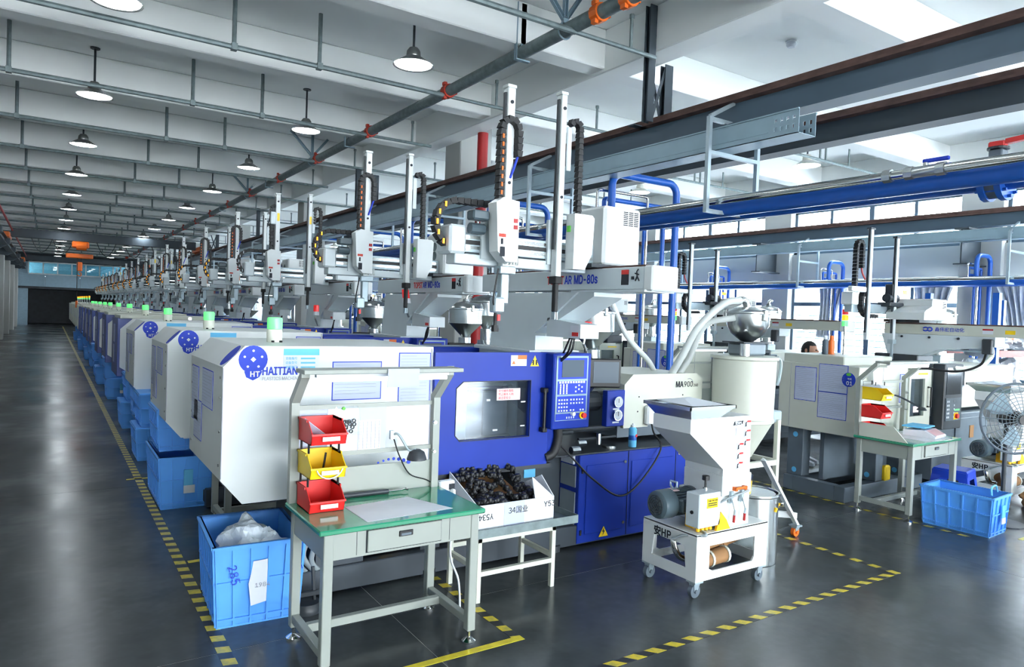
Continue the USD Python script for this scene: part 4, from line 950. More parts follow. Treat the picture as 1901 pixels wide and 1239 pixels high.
# stacked parts bins on the near bench
def parts_bin(m, label, loc, fill=None):
    t = thing('parts_bin', label, 'parts bin', loc)
    w, d, h = .19, .24, .125
    side = [(0.02, 0), (d - .01, 0), (d, h), (.085, h), (0.0, .06)]
    for x in (0, w - .004): part(t, 'side_wall', MB().prism([(y, z) for y, z in side], 'x', x, x + .004), m)
    part(t, 'back_wall', MB().box(0, w, d - .012, d - .006, 0, h), m)
    part(t, 'floor', MB().box(0, w, .02, d - .01, 0, .005), m)
    part(t, 'front_lip', MB().hull([(0, .02, 0), (w, .02, 0), (0, .025, 0), (w, .025, 0), (0, 0, .06), (w, 0, .06), (0, .005, .06), (w, .005, .06)]), m)
    part(t, 'rim', MB().box(-.006, w + .006, d - .016, d, h - .012, h).box(-.006, .004, .085, d, h - .012, h).box(w - .004, w + .006, .085, d, h - .012, h).box(-.004, w + .004, -.004, .006, .052, .062), m)
    part(t, 'label_holder', MB().box(.055, .15, -.005, .0, .022, .045), 'pink_decal' if m == 'red' else 'paper', 'pale label strip')
    po = MB()
    for x in (.012, w - .012):
        for y in (.09, d - .02): po.cyl((x, y, h), (x, y, h + .055), .006, n=6)
    if fill: part(t, 'post', po, 'black', 'black spacer posts')
    return t
X0, Y0 = 1.16, 3.60
parts_bin('red', 'bottom red parts bin of the stack on the near bench', (X0, Y0, .764), True)
parts_bin('yellow', 'yellow parts bin in the middle of the stack on the near bench', (X0, Y0, .944), True)
parts_bin('red', 'top red parts bin of the near bench with folded papers in it', (X0, Y0, 1.124))
solo('folded_paper', 'folded white paper sticking up from the top red bin', 'paper', MB().hull([(X0 + .02, Y0 + .19, 1.13), (X0 + .12, Y0 + .1, 1.14), (X0 + .02, Y0 + .2, 1.245), (X0 + .015, Y0 + .18, 1.24), (X0 + .125, Y0 + .09, 1.15)]), 'paper_lilac')
solo('pen', 'dark pen standing in the yellow bin', 'pen', MB().cyl((X0 + .1, Y0 + .12, .95), (X0 + .12, Y0 + .13, 1.06), .006, n=6), 'black')
solo('paper_scrap', 'curled paper scrap on the yellow bin lip', 'paper', MB().tube(arc((X0 + .1, Y0 - .0, 1.02), .075, 200, 340, 9), .004, 6), 'paper')
solo('paper_sheet', 'large white sheet lying on the near green tabletop', 'paper', MB().add([(1.372, 3.665, .7625), (1.378, 3.353, .7625), (1.895, 3.387, .7625), (1.771, 3.711, .7625), (1.372, 3.665, .7637), (1.378, 3.353, .7637), (1.895, 3.387, .7637), (1.771, 3.711, .7637)], [(4, 5, 6), (4, 6, 7), (2, 1, 0), (3, 2, 0), (0, 1, 5), (0, 5, 4), (1, 2, 6), (1, 6, 5), (2, 3, 7), (2, 7, 6), (3, 0, 4), (3, 4, 7)]), 'paper')
t = thing('clamp_rod', 'dark metal rod with bent steel end on the near bench', 'rod', (1.38, 3.84, .777))
part(t, 'sleeve', MB().cyl((0, 0, 0), (.32, -.01, 0), .014, n=10), 'dark_metal', smooth=40)
part(t, 'pin', MB().tube([(.32, -.01, 0), (.4, -.012, 0), (.425, -.014, .006), (.44, -.03, 0)], .007, 8), 'chrome')
t = thing('desk_lamp', 'small grey dome lamp on a bent arm over the near bench', 'lamp', (1.73, 3.862, 1.10))
part(t, 'arm', MB().tube(smoothpath([(0, .02, 0), (.03, -.02, .01), (.08, -.06, -.08), (.12, -.08, -.075)]), .007, 8), 'zinc', smooth=60)
part(t, 'shade', MB().lathe([(.001, .05), (.02, .05), (.045, .035), (.058, 0), (.06, -.012), (.05, -.01)], (.125, -.08, -.125), 18), 'dark_metal', 'dark dome shade', smooth=40)
part(t, 'bulb', MB().lathe([(.001, -.018), (.04, -.014), (.05, -.008), (.001, -.005)], (.125, -.08, -.125), 18), 'paper')
part(t, 'clip', MB().box(-.012, .012, .0, .022, -.02, .03), 'zinc')
part(t, 'cord', MB().tube(smoothpath([(.01, 0, -.02), (.04, -.02, -.12), (.12, -.0, -.24), (.24, .01, -.29), (.3, .02, -.33)]), .004, 6), 'black')
# papers on the rear board of the near bench
bd = thing('notice_board', 'white rear board of papers hanging behind the stacked bins', 'notice board', (1.16, 3.894, 1.03))
part(bd, 'backing', MB().box(0, .54, 0, .004, -.02, .255), 'paper_lilac')
part(bd, 'sheet', MB().box(.18, .36, -.003, -.001, -.03, .25), 'paper')
q = MB()
for i in range(6): q.box(.37 + .025 * i, .371 + .025 * i, -.0045, -.003, .0, .16)
for i in range(9): q.box(.37, .5, -.0045, -.003, .005 + .019 * i, .006 + .019 * i)
part(bd, 'table_print', q, 'ink_grey'); part(bd, 'sheet', MB().box(.365, .505, -.003, -.001, -.005, .17), 'paper')
part(bd, 'pin', MB().cyl((.27, -.006, .245), (.27, -.016, .245), .01, n=8), 'green')
pb = thing('sample_bag', 'clear bag of black sample parts hanging on the bench board', 'plastic bag', (1.42, 3.883, 1.12))
part(pb, 'bag', MB().hull([(-.04, .004, .18), (.1, .004, .18), (-.03, -.012, .0), (.12, -.012, .0), (-.03, .004, 0), (.12, .004, 0), (.04, -.02, .04)]), 'clear_plastic')
random.seed(3); q = MB()
for i in range(12): 
    c = (random.uniform(0, .08), -.024 + random.uniform(-.004, .002), random.uniform(.02, .09)); q.lathe([(.007, -.004), (.012, -.004), (.012, .004), (.007, .004)], c, 8, 'y')
part(pb, 'sample_parts', q, 'black', kind='stuff')
solo('note_sheet', 'white note hanging from the near bench light shelf', 'paper', MB().box(1.55, 1.74, 3.545, 3.547, 1.43, 1.531), 'paper_lilac')
ds = thing('dot_sticker', 'arc of blue dots stuck on the cream panel of the near bench', 'sticker', (1.65, 3.878, .95))
for i in range(7):
    q = MB(); disc(q, (.033 * i, 0, -.0 + .022 * math.sin(i / 6 * 3.1) - .008 - .002 * i), .006 + .0011 * i, n=14); part(ds, 'dot', q, 'ink_blue')
so = thing('socket_outlet', 'white wall socket box with plug beside the near bench', 'socket', (2.12, 3.86, .68))
part(so, 'box', MB().box(-.06, .05, 0, .05, 0, .11, .008), 'paper'); part(so, 'plug', MB().box(.01, .04, -.035, 0, .02, .06, .008), 'white_paint'); part(so, 'face', MB().box(.005, .045, -.002, 0, .055, .09), 'ink')
part(so, 'power_cord', MB().tube(smoothpath([(.025, -.02, .02), (.02, -.03, -.1), (.0, -.06, -.35), (.04, -.1, -.5), (.0, -.2, -.68), (-.05, -.25, -.695)]), .007, 6), 'paper', smooth=60)
solo('yellow_hose', 'yellow hose lying under the nearest machine', 'hose', MB().tube(smoothpath([(1.75, 4.6, .2), (1.9, 4.5, .18), (2.05, 4.55, .24), (2.15, 4.7, .3)]), .016, 8), 'gland_yellow', smooth=60)
tb = thing('carton', 'white carton with printing under the nearest machine', 'carton', (2.1, 4.6, .175), 8)
part(tb, 'body', MB().box(0, .3, 0, .25, .0, .12), 'paper')
q = MB()
put(q, text('6X1', .03), (.05, -.001, .02)); q.box(.2, .28, -.002, 0, .03, .1); part(tb, 'print', q, 'ink_grey')
tp = thing('pipe_clamp', 'greasy steel clamp tool on the floor under the near machine', 'tool', (1.34, 4.18, 0))
part(tp, 'base', MB().lathe([(.001, 0), (.09, 0), (.095, .03), (.08, .06), (.001, .065)], n=16), 'dark_metal', smooth=40)
part(tp, 'bar', MB().box(-.1, .14, -.015, .015, .09, .12, .004).cyl((-.06, 0, .05), (-.07, .02, .26), .012).cyl((.05, 0, .05), (.04, .02, .26), .012), 'dark_metal')

# ------------------------------------------------ blue crates
def crate(label, loc, rz, w=.5, d=.66, h=.48, sticker=True, open_=True):
    t = thing('blue_crate', label, 'crate', loc, rz)
    tp_ = .025
    def wall(a, b, inward):
        (x0, y0), (x1, y1) = a, b
        L = math.hypot(x1 - x0, y1 - y0); ux, uy = (x1 - x0) / L, (y1 - y0) / L; nx, ny = uy, -ux
        def P(s_, o, z):
            f = z / h; k = -tp_ * (1 - f) + o
            sc = s_ + (L / 2 - s_) * (tp_ * 2 * (1 - f) / L)
            return (x0 + ux * sc + nx * k, y0 + uy * sc + ny * k, z)
        b_ = MB().hull([P(s_, o, z) for s_ in (0, L) for o in (0, -.008) for z in (0, h)])
        r = MB()
        n = max(3, int(L / .1))
        for i in range(n + 1):
            s_ = L * i / n; s0, s1 = max(0, s_ - .006), min(L, s_ + .006)
            r.hull([P(q, o, z) for q in (s0, s1) for o in (0, .012) for z in (.01, h - .01)])
        for z in (h - .02, h * .55, h * .1):
            r.hull([P(q, o, zz) for q in (0, L) for o in (0, .014) for zz in (z - .006, z + .006)])
        r.hull([P(q, o, zz) for q in (-.012, L + .012) for o in (-.008, .018) for zz in (h - .014, h)])
        return b_, r
    cs = [(0, 0), (w, 0), (w, d), (0, d)]
    for i in range(4):
        a, b = wall(cs[i], cs[(i + 1) % 4], 1)
        part(t, 'wall', a, 'bin_blue'); part(t, 'rib', b, 'bin_blue')
    part(t, 'floor', MB().box(.02, w - .02, .02, d - .02, 0, .012), 'bin_blue')
    if not open_: part(t, 'lid', MB().box(-.01, w + .01, -.01, d + .01, h - .004, h + .012, .004), 'bin_blue')
    if sticker:
        s_ = part(t, 'paper_label', MB().add([(.2, -.016, .12), (.285, -.016, .135), (.29, -.011, .32), (.29, -.008, .38), (.21, -.008, .375), (.2, -.01, .31), (.185, -.014, .25)], [(0, 1, 2), (0, 2, 6), (6, 2, 5), (5, 2, 3), (5, 3, 4)]), 'paper', 'torn white paper label')
        q = MB(); put(q, text('1984', .024), (.215, -.021, .225)); part(s_, 'handwriting', q, 'ink_grey')
        q = MB(); put(q, text('285', .045), (.07, -.012, .37), rot=-1.35); put(q, text('285', .045), (.42, -.012, .4), rot=-1.35); part(t, 'marker_writing', q, 'ink_blue')
    else:
        part(t, 'card', MB().box(w * .45, w * .62, -.02, -.006, h * .45, h * .75), 'sky_blue', 'pale blue card'); part(t, 'card', MB().box(w * .45, w * .66, -.022, -.012, h * .3, h * .45), 'paper', 'white card')
    return t
c0 = crate('open blue crate holding clear plastic bags, left of the near bench', (.80, 4.15, 0), -3)
random.seed(11)
def crumple(c, r, seed, n=3):
    m = trimesh.creation.icosphere(subdivisions=n); v = m.vertices
    from meshkit import noise
    k = .62 + .75 * noise(v * 2.3 + seed, seed)
    k += .22 * noise(v * 6 + seed, seed + 5)
    v = v * k[:, None] * np.array(r)
    return MB().add(v + np.array(c), m.faces)
solo('plastic_bag', 'crumpled clear plastic bags piled in the near open blue crate', 'plastic bag', crumple((0, 0, 0), (.15, .19, .19), 4), 'plastic_bag', loc=(1.06, 4.46, .31))
solo('plastic_bag', 'smaller crumpled plastic bag at the back of the near crate', 'plastic bag', crumple((0, 0, 0), (.12, .12, .12), 9), 'plastic_bag', loc=(1.16, 4.32, .33))
c1 = crate('open blue crate at the bottom of the stack behind the nearest machine', (.84, 6.82, 0), 0, .44, .92, .47, False)
c2 = crate('closed upside blue crate on top of the stack behind the nearest machine', (.85, 7.08, .475), 0, .48, .62, .38, False, False)
k = 0
for i in range(2, 14):
    for j in range(2):
        o = .02 * ((i * 7 + j * 3) % 5)
        pos = 'bottom' if j == 0 else 'top'
        if i % 3 == 2: dup(c2, '%s blue crate of the stack under the %s machine' % (pos, ORD[i]), (ROWX[i] + .0 + o, ROW[i] + .2, .395 * j))
        elif i % 3 == 0: dup(c2, '%s blue crate of the stack under the %s machine' % (pos, ORD[i]), (ROWX[i] + o, ROW[i] - .65, .395 * j))
        else: dup(c2, '%s blue crate of the stack under the %s machine' % (pos, ORD[i]), (ROWX[i] - .02 + o, ROW[i] + .1, .395 * j))
dup(c2, 'bottom blue crate of the stack beside the third bench', (ROWX[2] + .0, ROW[2] - .45, 0)); dup(c2, 'top blue crate of the stack beside the third bench', (ROWX[2] + .03, ROW[2] - .45, .395))
ps = thing('striped_pole', 'yellow, black and red striped pole between the second and third machines', 'pole', (1.0, 8.05, 0.0))
for i, m in enumerate(('black', 'yellow', 'black', 'red', 'black', 'red', 'red', 'black', 'red', 'red', 'black', 'yellow')): part(ps, 'band', MB().box(-.012, .012, -.012, .012, .117 * i, .117 * (i + 1)), m)

# ------------------------------------------------ tray table with carton of moulded parts
t = thing('tray_table', 'white rusty tray table with a shallow steel tray beside the bench', 'tray table', (2.27, 3.76, 0))
tr = part(t, 'tray', MB().box(0, .83, 0, .46, .425, .431).box(0, .83, -.004, .0, .42, .475).box(0, .83, .46, .464, .42, .475).box(-.004, 0, 0, .46, .42, .475).box(.83, .834, 0, .46, .42, .475), 'galvanised', 'shallow steel tray')
for (x, y) in ((.03, .01), (.62, .01), (.03, .38), (.62, .38)): part(t, 'leg', MB().box(x, x + .032, y, y + .032, 0, .42, .002), 'cream_paint')
part(t, 'top_frame', MB().box(.03, .65, .01, .04, .39, .42).box(.03, .65, .38, .412, .39, .42).box(.03, .06, .04, .38, .39, .42).box(.62, .65, .04, .38, .39, .42), 'cream_paint')
part(t, 'lower_rail', MB().box(.06, .62, .01, .04, .17, .2), 'cream_paint'); part(t, 'lower_rail', MB().box(.06, .62, .38, .41, .25, .28), 'cream_paint'); part(t, 'lower_rail', MB().box(.625, .65, .04, .38, .2, .23), 'cream_paint'); part(t, 'lower_rail', MB().box(.03, .06, .04, .38, .2, .23), 'cream_paint')
cx, cy, cz = 2.31, 3.80, .434
t = thing('parts_carton', 'open white carton full of black moulded parts on the tray table', 'carton', (cx, cy, cz))
part(t, 'front_wall', MB().box(0, .60, 0, .006, 0, .185), 'paper')
part(t, 'side_wall', MB().prism([(0, 0), (.386, 0), (.386, .33), (.0, .185)], 'x', -.006, 0), 'paper'); part(t, 'side_wall', MB().prism([(0, 0), (.386, 0), (.386, .19), (.15, .30), (0, .185)], 'x', .6, .606), 'paper')
part(t, 'flap', MB().hull([(.45, .006, .185), (.6, .006, .185), (.45, .01, .185), (.6, .01, .185), (.5, .12, .295), (.505, .12, .30)]), 'paper')
part(t, 'floor', MB().box(0, .6, 0, .386, 0, .006), 'wall_brown')
part(t, 'tape_strip', MB().box(.2, .36, -.0015, 0, .0, .186), 'paper_lilac')
q = MB(); put(q, text('34国业', .036, cjk=True), (.23, -.0015, .11)); put(q, text('Y53', .036), (.515, -.0015, .12)); put(q, text('Y534国业', .036, cjk=True), (.12, -.0015, .125), rot=math.pi)
part(t, 'printed_lettering', q, 'ink')
solo('cardboard_chute', 'brown cardboard slope behind the carton of black parts', 'cardboard', MB().hull([(2.33, 3.95, .5), (2.88, 3.95, .5), (2.33, 4.31, .70), (2.8, 4.31, .66), (2.33, 3.95, .494), (2.88, 3.95, .494), (2.33, 4.31, .694), (2.8, 4.31, .654)]), 'wall_brown')
random.seed(5)
proto = None
for i in range(210):
    u, v = random.random(), random.random()
    x = 2.345 + .51 * u; y = 3.83 + .47 * v
    if .55 < u - .25 * v < .70 and v > .35: continue
    z = .525 + max(0, (v - .25)) * .22 + .05 * random.random() + (.05 if v < .3 else 0.025)
    rz, lb = random.uniform(0, 360), 'black moulded part in the heap in the white carton'
    if proto is None:
        proto = thing('moulded_part', lb, 'moulded part', (x, y, z), rz, group='black moulded parts in the carton')
        q = MB().lathe([(.001, .024), (.015, .024), (.02, .014), (.02, -.005), (.012, -.015), (.001, -.015)], n=9)
        part(proto, 'cup', q, 'black', smooth=40)
        q = MB()
        for a in range(3): q.lathe([(.001, .012), (.009, .009), (.012, 0), (.009, -.009), (.001, -.012)], (.017 * math.cos(a * 2.1), .017 * math.sin(a * 2.1), -.004 + .004 * a), 8)
        part(proto, 'lobe', q, 'black_rubber', smooth=60)
    else: dup(proto, lb, (x, y, z), rz)

# spray can and cable on the near machine
t = thing('spray_can', 'blue spray can on the dark deck of the near machine', 'spray can', (4.16, 4.36, .767))
part(t, 'body', MB().lathe([(.001, 0), (.033, 0), (.034, .004), (.034, .15), (.022, .168)], n=18), 'sky_blue', smooth=40)
part(t, 'band', MB().lathe([(.0345, .06), (.0345, .1)], n=18), 'pipe_blue', smooth=40); part(t, 'spot', MB().box(.0, .024, -.037, -.02, .085, .11, .004), 'red')
part(t, 'cap', MB().lathe([(.022, .168), (.02, .185), (.008, .19), (.008, .2), (.001, .2)], n=12), 'paper', smooth=40)
solo('power_cable', 'black cable drooping across the blue cabinet of the near machine', 'cable', MB().tube(smoothpath([(3.33, 4.3, .86), (3.5, 4.28, .70), (3.66, 4.27, .56), (3.95, 4.27, .39), (4.18, 4.27, .48), (4.42, 4.28, .74), (4.45, 4.4, .86), (4.46, 4.44, .93)]), .008, 7), 'black', smooth=60)
# ------------------------------------------------ granulators
def caster(b_, w_, x, y, wheel_m, t, h=.115, r=.045):
    p = part(t, 'caster', MB().box(x - .04, x + .04, y - .04, y + .04, h - .012, h).hull([(x - .03, y - .025, h - .012), (x + .03, y - .025, h - .012), (x - .03, y + .025, h - .012), (x + .03, y + .025, h - .012), (x + .01, y - .02, r), (x + .01, y + .02, r), (x - .02, y - .02, r), (x - .02, y + .02, r)]), 'zinc', 'swivel caster')
    part(p, 'wheel', MB().cyl((x - .005, y - .016, r), (x - .005, y + .016, r), r, n=18).cyl((x - .005, y - .03, r), (x - .005, y + .03, r), .014, n=10), wheel_m, smooth=40)
def granulator(label, loc, paper=True):
    t = thing('granulator', label, 'granulator', loc)
    wp = 'white_paint'
    # stand: four legs, side plates with openings
    for y in (0, .488):
        part(t, 'stand_plate', MB().prism(Polygon([(0, .115), (.74, .115), (.74, .43), (0, .43)], [[(.13, .19), (.17, .17), (.58, .17), (.60, .2), (.60, .345), (.13, .345)]]), 'y', y, y + .012), wp)
    for x in (0, .728):
        part(t, 'stand_plate', MB().prism(Polygon([(0.012, .115), (.488, .115), (.488, .43), (0.012, .43)], [[(.09, .19), (.41, .19), (.39, .34), (.11, .34)]]), 'x', x, x + .012), wp)
    part(t, 'stand_top', MB().box(0, .74, 0, .5, .42, .434, .003), wp)
    for (x, y) in ((.04, .04), (.7, .04), (.04, .46), (.7, .46)): caster(None, None, x, y, 'grey_paint', t)
    q = MB(); put(q, text('安HP', .05, True, cjk=True), (-.001, .40, .345), '-x'); part(t, 'stencil_lettering', q, 'ink')
    # cutting chamber and hopper
    part(t, 'chamber', MB().box(.24, .56, .03, .40, .434, .66, .004).box(.255, .56, .02, .37, .66, .80, .004), wp)
    part(t, 'hopper_body', MB().prism([(-.075, 1.205), (-.075, 1.11), (.265, .845), (.265, .79), (.55, .79), (.54, 1.205)], 'y', .03, .37), wp)
    part(t, 'feed_tray', MB().hull([(-.072, .03, 1.205), (.21, .03, 1.205), (-.072, .36, 1.205), (.21, .36, 1.205), (-.085, .025, 1.27), (.36, .025, 1.27), (-.085, .45, 1.27), (.36, .45, 1.27)]), 'steel', 'flared steel feed tray')
    part(t, 'tray_rim', MB().box(-.09, .365, .02, .03, 1.262, 1.285).box(-.09, .365, .45, .46, 1.262, 1.285).box(-.09, -.08, .02, .46, 1.262, 1.285).box(.355, .365, .02, .46, 1.262, 1.285), 'steel')
    if paper: part(t, 'cover_sheet', MB().hull([(-.04, .05, 1.288), (.3, .05, 1.286), (.35, .4, 1.287), (-.0, .42, 1.287), (.1, .25, 1.31), (.2, .3, 1.315)]), 'paper', 'white paper laid on the tray')
    q = MB()
    for i in range(3): q.box(.47, .535, .027, .03, 1.12 - .066 * i, 1.17 - .066 * i)
    for i in range(3): q.box(.40, .465, .027, .03, .965 - .066 * i, 1.015 - .066 * i)
    dp = part(t, 'safety_decal', q, 'paper', 'white safety decals with red headers')
    q = MB()
    for i in range(3): q.box(.495, .535, .0255, .027, 1.158 - .066 * i, 1.17 - .066 * i); q.box(.425, .465, .0255, .027, 1.003 - .066 * i, 1.015 - .066 * i)
    part(dp, 'decal_header', q, 'red')
    q = MB()
    for i in range(3):
        for (x, z) in ((.474, 1.127 - .066 * i), (.404, .972 - .066 * i)): q.prism([(x, z), (x + .016, z + .004), (x + .012, z + .02), (x + .02, z + .036), (x + .004, z + .03)], 'y', .0255, .027)
    part(dp, 'decal_symbol', q, 'ink')
    q = MB().prism([(.35, 1.142), (.445, 1.146), (.455, 1.172), (.362, 1.168)], 'y', .0275, .03); p = part(t, 'brand_plate', q, 'ink')
    q = MB(); put(q, text('安HPL', .018, True, cjk=True), (.365, .027, 1.148)); part(p, 'brand_lettering', q, 'paper')
    part(t, 'memo', MB().box(.38, .44, .0275, .03, 1.07, 1.125), 'paper_lilac')
    part(t, 'handle', MB().box(.36, .48, -.015, .0, .70, .718, .004).box(.36, .38, -.012, .022, .692, .718).box(.46, .48, -.012, .022, .692, .718), 'orange', 'orange grab handle')
    for x in (.34, .45):
        l = part(t, 'toggle_latch', MB().box(x - .012, x + .012, .0, .022, .62, .69).box(x - .016, x + .016, .005, .022, .61, .63).tube([(x, .0, .64), (x + .008, -.02, .57), (x + .008, -.015, .53)], .008, 6), 'zinc')
        part(l, 'grip', MB().cyl((x + .008, -.015, .53), (x + .008, -.012, .48), .009, n=8), 'red_dark')
    part(t, 'knob', MB().cyl((.2, .12, .76), (.2, .12, .79), .025, n=8).cyl((.2, .12, .70), (.2, .12, .76), .008, n=6), 'black')
    part(t, 'spring_bolt', MB().cyl((.2, .12, .66), (.2, .12, .71), .016, n=8), 'chrome')
    # motor
    m_ = part(t, 'motor', MB().lathe([(.001, -.2), (.07, -.2), (.095, -.185), (.1, -.16), (.1, -.07), (.088, -.065), (.085, .12), (.1, .125), (.1, .16), (.03, .17)], (.11, .30, .575), 26, 'x'), 'motor_grey', 'grey electric motor', smooth=40)
    q = MB()
    for a in np.arange(0, 360, 12): q.box(-.05, .11, -.004, .004, .082, .094).xf(lambda v: v)
    fins = MB()
    for a in np.radians(np.arange(0, 360, 12)):
        fins.hull([(.11 + x, .30 + r * math.cos(a) + e * math.sin(a), .575 + r * math.sin(a) - e * math.cos(a)) for x in (-.06, .118) for r in (.082, .095) for e in (-.002, .002)])
    part(m_, 'cooling_fin', fins, 'motor_grey', kind='stuff')
    q = MB()
    for r in (.02, .036, .052, .068): q.tube([(-.0915, .30 + r * math.cos(a), .575 + r * math.sin(a)) for a in np.linspace(0, 2 * np.pi, 19)], .003, 4)
    for a in np.arange(0, 6.2, .785): q.tube([(-.0915, .30 + .01 * math.cos(a), .575 + .01 * math.sin(a)), (-.0915, .30 + .07 * math.cos(a), .575 + .07 * math.sin(a))], .003, 4)
    part(m_, 'fan_guard', q, 'dark_metal')
    part(m_, 'terminal_box', MB().box(.04, .14, .17, .24, .53, .62, .01), 'motor_grey'); part(m_, 'lifting_eye', MB().tube([(.08, .30, .665), (.08, .27, .69), (.08, .27, .72), (.08, .33, .72), (.08, .33, .69), (.08, .30, .665)], .008, 6), 'zinc')
    part(m_, 'motor_plate', MB().box(.03, .1, .262, .338, .662, .668), 'pink_decal'); part(m_, 'warning_sticker', MB().prism([(.07, .55), (.1, .55), (.085, .58)], 'y', .168, .17), 'paper')
    # electric box
    b_ = part(t, 'electric_box', MB().box(.02, .235, .01, .13, .47, .70, .006), 'cool_white', 'white electric box')
    part(b_, 'yellow_label', MB().box(.095, .2, .0075, .01, .60, .665), 'yellow')
    q = MB(); put(q, text('电源 CAUTION', .010, cjk=True), (.103, .007, .645)); 
    for i in range(2): q.box(.105, .19, .0068, .0076, .615 + .013 * i, .621 + .013 * i)
    part(b_, 'label_print', q, 'ink'); part(b_, 'lock', MB().cyl((.02, .07, .57), (.012, .07, .57), .012, n=10), 'black')
    part(b_, 'cable_gland', MB().cyl((.06, .05, .44), (.06, .05, .47), .014, n=8).cyl((.1, .05, .44), (.1, .05, .47), .014, n=8).cyl((.14, .05, .44), (.14, .05, .47), .014, n=8).cyl((.18, .05, .44), (.18, .05, .47), .014, n=8), 'gland_yellow')
    part(t, 'belt_guard', MB().box(.1, .26, .13, .2, .434, .56), 'gland_yellow', 'yellow guard'); part(t, 'guard_plate', MB().prism([(.2, .434), (.34, .434), (.3, .5), (.24, .56)], 'y', .01, .028), 'gland_yellow', 'yellow plate')
    part(t, 'cable', MB().tube(smoothpath([(.1, .05, .44), (.06, -.02, .43), (.0, .1, .41), (-.02, .2, .36)]), .01, 6).tube(smoothpath([(.235, .05, .6), (.3, .0, .65), (.42, -.005, .67), (.52, .01, .68)]), .007, 6), 'hose_grey', smooth=60)
    part(t, 'blower_pipe', MB().cyl((.2, .2, .24), (.66, .2, .30), .05, n=14).cyl((.45, .2, .27), (.5, .2, .28), .058, n=14).cyl((.1, .12, .19), (.42, .12, .21), .055, n=14), 'wall_brown', smooth=40)
    part(t, 'blower_pipe_collar', MB().cyl((.25, .12, .2), (.27, .12, .2), .062, n=14).cyl((.41, .12, .21), (.43, .12, .21), .062, n=14), 'cream_paint')
    part(t, 'flexible_pipe', MB().tube(smoothpath([(.12, .3, .42), (.08, .28, .3), (.12, .26, .2), (.2, .24, .17)]), .022, 8), 'chrome', smooth=60)
    return t
g0 = granulator('white granulator with steel feed tray and grey motor, nearest the camera', (3.605, 3.13, 0))
dup(g0, 'second white granulator at the right edge, behind the fan', (8.6, 3.22, 0))
# drum beside it
t = thing('steel_drum', 'shiny stainless drum behind the near granulator', 'drum', (4.63, 3.48, 0))
part(t, 'shell', MB().lathe([(.001, 0), (.185, 0), (.19, .01), (.19, .52), (.2, .53), (.2, .545), (.185, .545), (.18, .52), (.18, .02), (.001, .02)], n=32), 'steel', smooth=40)
part(t, 'handle', MB().tube([(.09, -.175, .45), (.09, -.21, .46), (.17, -.16, .46), (.16, -.12, .45)], .006, 6), 'chrome')
part(t, 'yellow_grip', MB().cyl((.02, -.19, .42), (.03, -.195, .45), .012, n=8).cyl((.14, -.13, .43), (.145, -.135, .46), .012, n=8), 'gland_yellow')
part(t, 'bag_liner', MB().lathe([(.001, .5), (.1, .51), (.17, .535), (.001, .52)], n=14), 'plastic_bag')
t = thing('measuring_cup', 'clear cup of yellow pellets on the edge of the steel drum', 'cup', (4.47, 3.44, .55))
part(t, 'cup', MB().lathe([(.05, 0), (.06, .14), (.063, .145), (.058, .14)], n=18), 'clear_plastic', smooth=40); part(t, 'pellets', MB().lathe([(.001, .002), (.048, .002), (.055, .1), (.001, .105)], n=18), 'gland_yellow')

# ------------------------------------------------ hopper dryer on stand
t = thing('hopper_dryer', 'tall cream hopper dryer barrel on a white stand behind the granulator', 'hopper dryer', (5.40, 4.22, 0))
part(t, 'barrel', MB().lathe([(.001, 1.555), (.29, 1.555), (.305, 1.55), (.305, 1.525), (.285, 1.515), (.275, .985), (.285, .975), (.285, .95), (.27, .94), (.10, .62), (.001, .62)], n=28), 'cream_paint', smooth=35)
part(t, 'clamp_bracket', MB().box(.2, .32, -.2, -.08, .94, 1.05, .01), 'zinc')
part(t, 'lid_latch', MB().tube(smoothpath([(.21, -.2, 1.55), (.24, -.22, 1.5), (.235, -.21, 1.35), (.22, -.2, 1.29)]), .014, 6), 'zinc', smooth=60)
part(t, 'drain_neck', MB().cyl((0, 0, .5), (0, 0, .62), .09, n=14), 'steel', smooth=40)
for (x, y) in ((-.26, -.2), (.26, -.2), (-.26, .24), (.26, .24)): part(t, 'leg', MB().box(x - .022, x + .022, y - .022, y + .022, .1, .97, .003), 'cream_paint')
part(t, 'stand_rail', MB().box(-.28, .28, -.22, -.18, .55, .6), 'cream_paint'); part(t, 'stand_rail', MB().box(-.28, .28, .22, .26, .55, .6), 'cream_paint'); part(t, 'stand_rail', MB().box(-.28, -.24, -.18, .22, .55, .6), 'cream_paint'); part(t, 'stand_rail', MB().box(.24, .28, -.18, .22, .55, .6), 'cream_paint'); part(t, 'stand_rail', MB().box(-.28, .28, -.22, -.18, .1, .15), 'cream_paint'); part(t, 'stand_rail', MB().box(-.28, -.24, -.18, .22, .1, .15), 'cream_paint'); part(t, 'stand_rail', MB().box(.24, .28, -.18, .22, .1, .15), 'cream_paint')
part(t, 'outrigger', MB().hull([(-.36, -.54, .70), (-.33, -.54, .70), (-.36, -.49, .70), (-.33, -.49, .72), (.10, -.56, .10), (.13, -.56, .10), (.10, -.52, .10), (.14, -.52, .12)]), 'white_paint', 'slanting white brace')
part(t, 'outrigger', MB().hull([(-.25, -.24, .16), (-.25, -.2, .16), (-.25, -.24, .22), (-.25, -.2, .22), (.09, -.56, .16), (.09, -.52, .16), (.09, -.56, .21), (.09, -.52, .21)]), 'white_paint')
for (x, y) in ((.1, -.54), (-.26, -.2), (.26, .24), (-.26, .24)): caster(None, None, x, y, 'orange', t, .1, .04)
hp = dup(h0, 'stainless vacuum hopper on top of the cream dryer', (5.36, 4.22, 1.70)) if False else None
t = thing('vacuum_hopper', 'brushed steel vacuum hopper on top of the cream dryer', 'hopper', (5.40, 4.2, 1.557))
